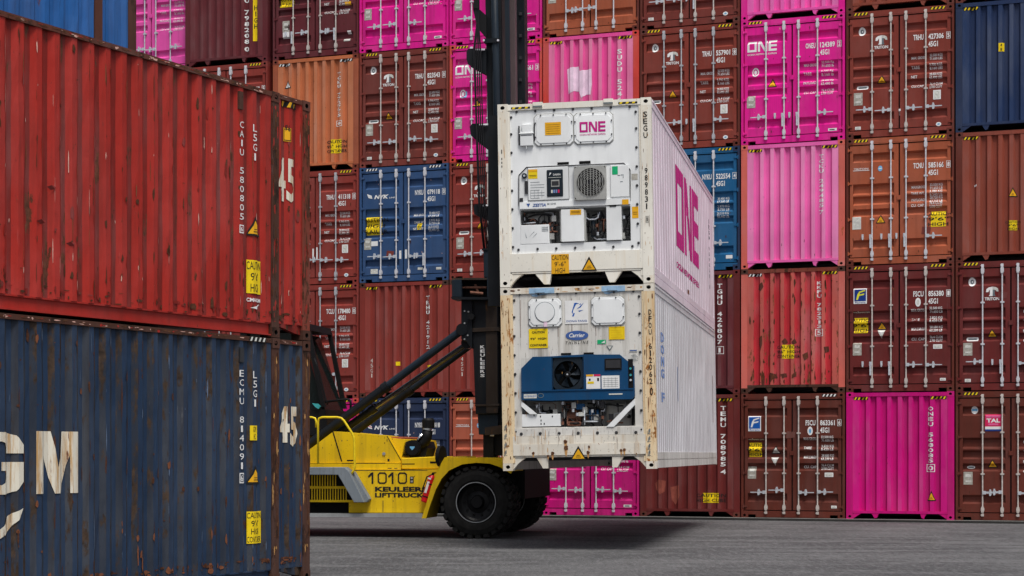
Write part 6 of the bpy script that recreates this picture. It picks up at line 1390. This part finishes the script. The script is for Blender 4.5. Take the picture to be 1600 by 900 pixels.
# air intake
c = (-1.395, 1.636)
m = MB(); m.cyl((c[0], -1.42, c[1]), (c[0], -.55, c[1]), .150, 20); m.cyl((c[0], -1.45, c[1]), (c[0], -1.42, c[1]), .128, 20); ai = m.build('air_filter', 'black', tr)
Decal(Flat(-1.45), .004).poly([(c[0] - .045, c[1] + .03), (c[0] + .045, c[1] + .03), (c[0] + .045, c[1] + .005), (c[0], c[1] - .04), (c[0] - .045, c[1] + .005)], 'sky_sticker').build('logo', ai)
pb('filter_bracket', [(-1.626, 1.471), (-1.589, 1.731), (-1.48, 1.778), (-1.177, 1.754), (-1.141, 1.636), (-1.189, 1.471)], -1.30, -.6, 'black')
rail3('intake_pipe', [(-1.335, 1.672), (-1.177, 1.754), (-1.141, 1.967)], -1.28, .10, 'black')
p_ = [(-1.153, 1.92), (-1.153, 2.002), (-1.129, 2.002), (-1.129, 2.167)]
m = MB(); m.cyl((p_[0][0], -1.28, p_[0][1]), (p_[1][0], -1.28, p_[1][1]), .085, 14); m.build('pipe_clamp', 'chrome', tr)
m = MB(); m.cyl((p_[2][0], -1.28, p_[2][1]), (p_[3][0], -1.28, p_[3][1] - .02), .118, 16); m.cyl((p_[3][0], -1.28, p_[3][1] - .02), (p_[3][0], -1.28, p_[3][1] + .02), .118, 16, 0, .09); m.build('intake_cap', 'black', tr)
a, b_ = [(-1.28, 1.836), (-1.159, 1.695)]
m = MB(); m.cyl((a[0] - .01, -1.30, a[1]), (a[0] + .012, -1.30, a[1] - .016), .103, 14); m.build('pipe_clamp', 'chrome', tr)
# round mirror seen almost edge on
c = (-0.754, 1.484)
mm = Matrix.Translation((c[0], -1.9, c[1])) @ Matrix.Rotation(R(-14), 4, 'Z'); m = MB(mm); m.add([(dx, .17 * math.cos(t), .19 * math.sin(t)) for dx in (-.035, .035) for t in [2 * math.pi * i / 20 for i in range(20)]], [tuple(range(20))[::-1], tuple(range(20, 40))] + [(i, (i + 1) % 20, (i + 1) % 20 + 20, i + 20) for i in range(20)]); m.cyl((0, .1, -.15), (-.1, .25, -.3), .02, 6); m.build('mirror', 'black', tr)
# ---- tilt cylinders
def tcyl(pa, pb_, v, r_, rod, split):
    a = Vector((pa[0], v, pa[1])); b_ = Vector((pb_[0], v, pb_[1])); mid = a.lerp(b_, split)
    m = MB(); m.cyl(a, mid, r_, 16); m.cyl(mid - (b_ - a).normalized() * .12, mid, r_ * 1.18, 16); o = m.build('tilt_cylinder', 'mast_black', tr, smooth=False)
    m = MB(); m.cyl(mid, b_, rod[0], 12); m.build('piston_rod', rod[1], o)
    m = MB(); m.cyl(b_ + Vector((0, -.09, 0)), b_ + Vector((0, .09, 0)), .11, 14); m.build('cylinder_eye', 'mast_black', o)
a, b_ = [(-4.295, 1.131), (-0.552, 3.834)]; tcyl(a, b_, -.95, .088, (.075, 'mast_blue_black'), .62)
a, b_ = [(-3.718, 1.421), (-0.49, 3.593)]; tcyl(a, b_, -.78, .070, (.052, 'dark_rod'), .45)
a, b_ = [(-4.295, 1.131), (-0.552, 3.834)]; tcyl(a, b_, .95, .088, (.075, 'mast_blue_black'), .62)
# ---- mast
def mast(name, pts, y0, y1, mat, bev=0., par=None): return pb(name, pts, y0, y1, mat, par, bev)
up_o = [(-0.216, 12.721), (0.075, 12.705), (0.269, 1.495), (-0.01, 1.495)]
up_i = [(0.022, 12.753), (0.338, 12.736), (0.459, 1.494), (0.216, 1.494)]
for s_ in (-1, 1):
    y0, y1 = sorted((s_ * .75, s_ * .62)); mast('mast_upright', up_o, y0, y1, 'mast_black', .01)
    y0, y1 = sorted((s_ * .60, s_ * .42)); mast('inner_upright', up_i, y0, y1, 'mast_brown', .008)
    y0, y1 = sorted((s_ * .80, s_ * .755)); mast('upright_flange', [(x + .17, z) for x, z in [(0.002, 12.709), (0.087, 12.704), (0.244, 1.495), (0.172, 1.495)]], y0, y1, 'mast_blue_black')
    m = MB(); 
    pz = [(-0.015, 12.323), (0.142, 4.722)]
    m.cyl((pz[0][0], s_ * .86, pz[0][1]), (pz[1][0], s_ * .86, pz[1][1]), .068, 14); m.build('lift_cylinder', 'mast_blue_black', tr, smooth=True)
lin = [(0.033, 13.071), (0.308, 13.055), (0.395, 4.83), (0.158, 4.834)]
mast('carriage_channel', [(x + .05, z) for x, z in lin], .30, .62, 'mast_black', .01)
for i in range(14):
    z = 12.0 - i * .42; x = lin[0][0] + .26
    m = MB(); m.box(x, x + .05, .26, .66, z, z + .06); m.build('chain_link', 'dark_metal', tr)
for z in (1.9, 5.0, 7.7, 10.6):
    xx = up_o[3][0] + (up_o[0][0] - up_o[3][0]) * (z - up_o[3][1]) / (up_o[0][1] - up_o[3][1]); m = MB(); m.box(xx + .02, xx + .18, -.62, .62, z, z + .25); m.build('cross_member', 'mast_black', tr)
# clamp round the lift cylinder
for s_ in (0,):
    cz = [(-0.017, 9.178), (-0.15, 9.183), (0.116, 9.173)]
    m = MB(); m.box(cz[1][0], cz[2][0], -.95, -.78, cz[0][1] - .04, cz[0][1] + .04); cl = m.build('cylinder_clamp', 'mast_black', tr)
    for q in (cz[1], cz[2]): m = MB(); m.cyl((q[0], -.97, q[1]), (q[0], -.93, q[1]), .02, 8); m.build('bolt', 'rod_white', cl)
for g in [[(-0.5, 9.017), (-0.463, 9.063), (-0.124, 9.05), (-0.124, 8.575), (-0.269, 8.651), (-0.475, 8.778), (-0.5, 8.874)], [(-0.439, 7.61), (-0.39, 7.668), (-0.063, 7.658), (-0.063, 7.148), (-0.221, 7.271), (-0.415, 7.443)], [(-0.366, 6.133), (-0.33, 6.168), (-0.003, 6.161), (-0.003, 5.793), (-0.172, 5.903), (-0.354, 5.978)]]:
    m = MB(); m.prism(g, -.86, -.80); m.prism(g, -.62, -.56); pl = m.build('hose_guide', 'mast_black', tr)
    x0 = min(p[0] for p in g); z1 = max(p[1] for p in g); m = MB(); m.cyl((x0 + .19, -.9, z1 - .04), (x0 + .36, -.9, z1 - .04), .02, 8); m.build('hose_clip', 'rod_white', pl)
hs_ = [[(-0.328, 9.78), (-0.279, 9.516), (-0.328, 9.02), (-0.291, 7.642), (-0.267, 7.095), (-0.231, 6.169), (-0.134, 5.289)], [(-0.303, 9.779), (-0.267, 9.516), (-0.291, 9.019), (-0.255, 7.641), (-0.231, 7.094), (-0.195, 6.168), (-0.098, 5.289)], [(-0.279, 9.778), (-0.255, 9.515), (-0.255, 9.017), (-0.219, 7.64), (-0.195, 7.093), (-0.158, 6.167), (-0.074, 5.288)], [(-0.255, 9.777), (-0.255, 9.515), (-0.219, 9.016), (-0.182, 7.639), (-0.158, 7.092), (-0.134, 6.167), (-0.037, 5.287)], [(-0.352, 9.781), (-0.291, 9.517), (-0.352, 9.021), (-0.303, 7.642), (-0.291, 7.096), (-0.255, 6.17), (-0.158, 5.29)]]
for g in hs_:
    P3 = [Vector((x, -.92, z)) for x, z in g]; P3 = [P3[0] + Vector((0, 0, .1)), ] + P3
    m = MB(); m.tube(P3, .013, 6); m.build('hose', 'hose_black', tr, smooth=True)
q = [(-0.344, 9.785), (-0.247, 9.781), (-0.247, 11.728), (-0.344, 11.732)]; pb('hose_bundle', q, -.95, -.88, 'black')
pb('hose_arm', [(-0.307, 9.831), (-0.114, 9.657), (-0.114, 9.229), (-0.259, 9.401)], -.9, -.84, 'black')
# block on the carriage, shelf, bracket, lower outer mast
pb('hose_box', [(-0.154, 5.293), (0.087, 5.289), (0.099, 4.78), (-0.142, 4.784)], -1.0, -.70, 'mast_blue_black', bev=.01)
pb('hose_box_lid', [(-0.175, 5.327), (0.114, 5.322), (0.114, 5.286), (-0.175, 5.292)], -1.02, -.68, 'mast_black')
q1 = [(-0.726, 4.749), (-0.544, 4.746), (-0.544, 4.427), (-0.726, 4.43)]; q2 = [(-0.062, 4.774), (0.106, 4.771), (0.106, 4.418), (-0.062, 4.42)]
br = pb('latch_bracket', q1, -1.1, -.75, 'mast_blue_black', bev=.006); pb('latch_bracket', q2, -1.1, -.75, 'mast_blue_black', bev=.006)
pb('bracket_back', [(-0.62, 4.774), (-0.109, 4.766), (-0.109, 4.445), (-0.62, 4.452)], -.82, -.76, 'black')
pb('bracket_top', [(-0.726, 4.785), (0.106, 4.771), (0.106, 4.736), (-0.726, 4.749)], -1.08, -.75, 'mast_rusty')
pb('bracket_shelf', [(-0.741, 4.427), (0.113, 4.414), (0.101, 4.368), (-0.705, 4.379)], -1.14, -.70, 'mast_black')
sp_ = [(-0.553, 4.613), (-0.094, 4.606), (-0.396, 4.516), (-0.154, 4.489), (-0.311, 4.669), (-0.239, 4.466)]
m = MB(); m.cyl((sp_[0][0], -.98, sp_[0][1]), (sp_[1][0], -.98, sp_[1][1]), .022, 8); m.cyl((sp_[2][0], -1.0, sp_[2][1]), (sp_[3][0], -1.0, sp_[3][1]), .03, 8); m.cyl((sp_[4][0], -.96, sp_[4][1]), (sp_[5][0], -.96, sp_[5][1]), .025, 8); m.build('latch_cylinder', 'copper_brown', tr)
lm = pb('outer_mast', [(-0.394, 4.413), (0.113, 4.406), (0.125, 2.347), (0.089, 2.264), (-0.309, 2.265), (-0.346, 3.298)], -.95, -.62, 'mast_black', bev=.01)
pb('wear_strip', [(-0.115, 4.361), (0.09, 4.358), (0.114, 2.288), (-0.103, 2.288)], -.962, -.951, 'mast_rusty')
pb('collar', [(-0.398, 3.853), (0.133, 3.871), (0.145, 3.799), (-0.398, 3.782)], -.99, -.6, 'mast_rusty', bev=.004)
pb('collar', [(-0.317, 2.443), (0.141, 2.453), (0.141, 2.417), (-0.317, 2.407)], -.975, -.6, 'mast_rusty', bev=.003)
pb('pivot_plate', [(-0.565, 4.388), (-0.36, 4.385), (-0.36, 3.473), (-0.42, 3.533), (-0.469, 3.604), (-0.565, 3.653)], -1.02, -.86, 'mast_black', bev=.006)
for c in [(-0.501, 4.172), (-0.428, 4.159), (-0.501, 3.947), (-0.501, 3.888), (-0.44, 3.721), (-0.501, 3.651)]: m = MB(); m.cyl((c[0], -1.02, c[1]), (c[0], -1.035, c[1]), .016, 8); m.build('bolt', 'grey_steel', tr)
c = (-0.368, 4.064); m = MB(); m.cyl((c[0], -1.0, c[1]), (c[0], -1.08, c[1]), .06, 12); m.build('pivot_pin', 'black', tr)
b = (-0.219, -0.134, 2.941, 3.545); Decal(Flat(-.95), .006).stack('KEULEERS', b[0], b[1], b[3], b[2], 'white', gap=.25, bold=.03).build('company_lettering', lm)
pb('mast_foot', [(-0.283, 2.266), (0.104, 2.265), (0.104, 1.886), (-0.259, 1.886)], -.9, -.6, 'mast_blue_black', bev=.008)
pb('foot_bracket', [(-0.134, 2.016), (0.18, 2.063), (0.18, 1.897), (-0.134, 1.874)], -.93, -.7, 'mast_rusty')
pb('mast_base', [(-0.184, 1.887), (0.009, 1.886), (0.009, 1.376), (-0.184, 1.376)], -.85, -.55, 'black')
a, b_ = [(0.029, 2.353), (0.053, 1.423)]; m = MB(); m.cyl((a[0], -.7, a[1]), (b_[0], -.7, b_[1]), .018, 8); m.build('hydraulic_pipe', 'copper_brown', tr)
a, b_ = [(-0.041, 1.874), (0.031, 1.874)]; m = MB(); m.cyl((a[0], -.9, a[1]), (b_[0], -.9, b_[1]), .02, 8); m.build('bolt', 'rod_white', tr)
# latch between the mast and the junction of the two containers
pb('container_latch', [(0.075, 4.71), (0.267, 4.73), (0.267, 4.636), (0.171, 4.566), (0.171, 4.448), (0.075, 4.45)], -1.0, -.7, 'mast_rusty')
# carriage and spreader reaching the containers' left sides
m = MB(); m.box(.42, 1.0, -.9, .9, 5.6, 7.0); m.box(.42, .8, -.7, .7, 3.6, 5.6); m.build('carriage', 'mast_black', tr)
m = MB(); m.box(.86, 1.12, -5.7, 5.7, 6.62, 6.95); sp_b = m.build('spreader_beam', 'mast_black', tr)
for y in (-5.6, 5.6): m = MB(); m.box(.86, 1.14, y - .1, y + .1, 3.9, 6.62); m.build('spreader_leg', 'mast_black', sp_b)
# ---- cab
cabp = [(-4.866, 3.835), (-3.753, 3.822), (-3.276, 2.365), (-3.276, 1.929), (-4.866, 1.933)]
ins = lambda pts, k: [(sum(p[0] for p in pts) / len(pts) + (x - sum(p[0] for p in pts) / len(pts)) * k, sum(p[1] for p in pts) / len(pts) + (z - sum(p[1] for p in pts) / len(pts)) * k) for x, z in pts]
m = MB(); m.prism(cabp, -.66, .66); cb = m.build('cab_window', 'cab_glass', tr)
fr = [(-3.627, 3.918), (-3.551, 3.917), (-3.238, 2.413), (-3.326, 2.414)]
for v in (-.78, .70): pb('cab_pillar', fr, v, v + .08, 'black'); pb('cab_pillar', [(-4.917, 3.896), (-4.79, 3.895), (-4.79, 1.884), (-4.917, 1.884)], v, v + .08, 'black')
pb('cab_base', [(-4.9, 2.37), (-3.224, 2.364), (-3.186, 1.88), (-4.9, 1.883)], -.80, .80, 'black')
pb('cab_roof', [(-4.951, 4.015), (-3.587, 3.999), (-3.537, 3.865), (-4.951, 3.881)], -.82, .82, 'black')
rail3('wiper_arm', [(-3.405, 3.324), (-3.318, 3.107), (-3.181, 2.553), (-3.144, 2.456)], -.95, .014, 'black')
pb('teal_patch', [(-3.475, 2.485), (-3.362, 2.472), (-3.312, 2.424), (-3.35, 2.375), (-3.412, 2.412)], -.86, -.81, 'teal')  # small flat teal patch just above the cab base
rail3('guard_rail', [(-3.208, 2.506), (-2.71, 2.564), (-2.71, 2.359)], -.9, .022, 'black')
# ---- fire extinguisher in its bracket beside the fender
a, b_ = [(-0.945, 1.158), (-1.1, 0.668)]
fe = thing('fire_extinguisher', 'red fire extinguisher strapped to the side of the yellow forklift next to the fender', 'extinguisher', mat=Matrix.Translation((-.2, 37.0, 0)) @ Matrix.Rotation(-RT, 4, 'Z') @ Matrix.Translation((b_[0], -1.72, b_[1])))
d = Vector((a[0] - b_[0], 0, a[1] - b_[1])); L_ = d.length; dn = d.normalized()
m = MB(); m.cyl((0, 0, 0), dn * (L_ * .88), .068, 18); m.cyl(dn * (L_ * .88), dn * (L_ * .97), .068, 18, 0, .03); m.cyl(-dn * .02, (0, 0, 0), .055, 18, 0, .068); m.build('cylinder', 'extinguisher_red', fe, smooth=False)
m = MB(); m.cyl(dn * (L_ * .97), dn * (L_ * 1.04), .025, 10); m.box(*sorted((dn.x * L_ * 1.04 - .02, dn.x * L_ * 1.04 + .09)), -.012, .012, dn.z * L_ * 1.03, dn.z * L_ * 1.03 + .02); m.build('valve', 'black', fe)
m = MB(); m.tube([dn * (L_ * 1.0) + Vector((.0, -.03, 0)), dn * (L_ * .9) + Vector((-.09, -.03, 0)), dn * (L_ * .5) + Vector((-.10, -.03, 0)), dn * (L_ * .3) + Vector((-.085, -.03, 0))], .012, 6); m.build('hose', 'hose_black', fe)
px_ = Vector((dn.z, 0, -dn.x))
for (t0, t1, h0, mt, nm) in ((.30, .72, .022, 'white', 'label'), (.80, .86, .03, 'white', 'gauge')):
    m = MB(); q = []
    for t in (t0, t1):
        for s_ in (-1, 1): q.append(dn * (L_ * t) + px_ * (h0 * s_ - .02) + Vector((0, -.072, 0)))
    m.add(q, [(0, 1, 3, 2)]); m.build(nm, mt, fe)
for t in (.15, .62): m = MB(); m.cyl(dn * (L_ * t), dn * (L_ * t + .02), .073, 18); m.build('strap', 'black', fe)
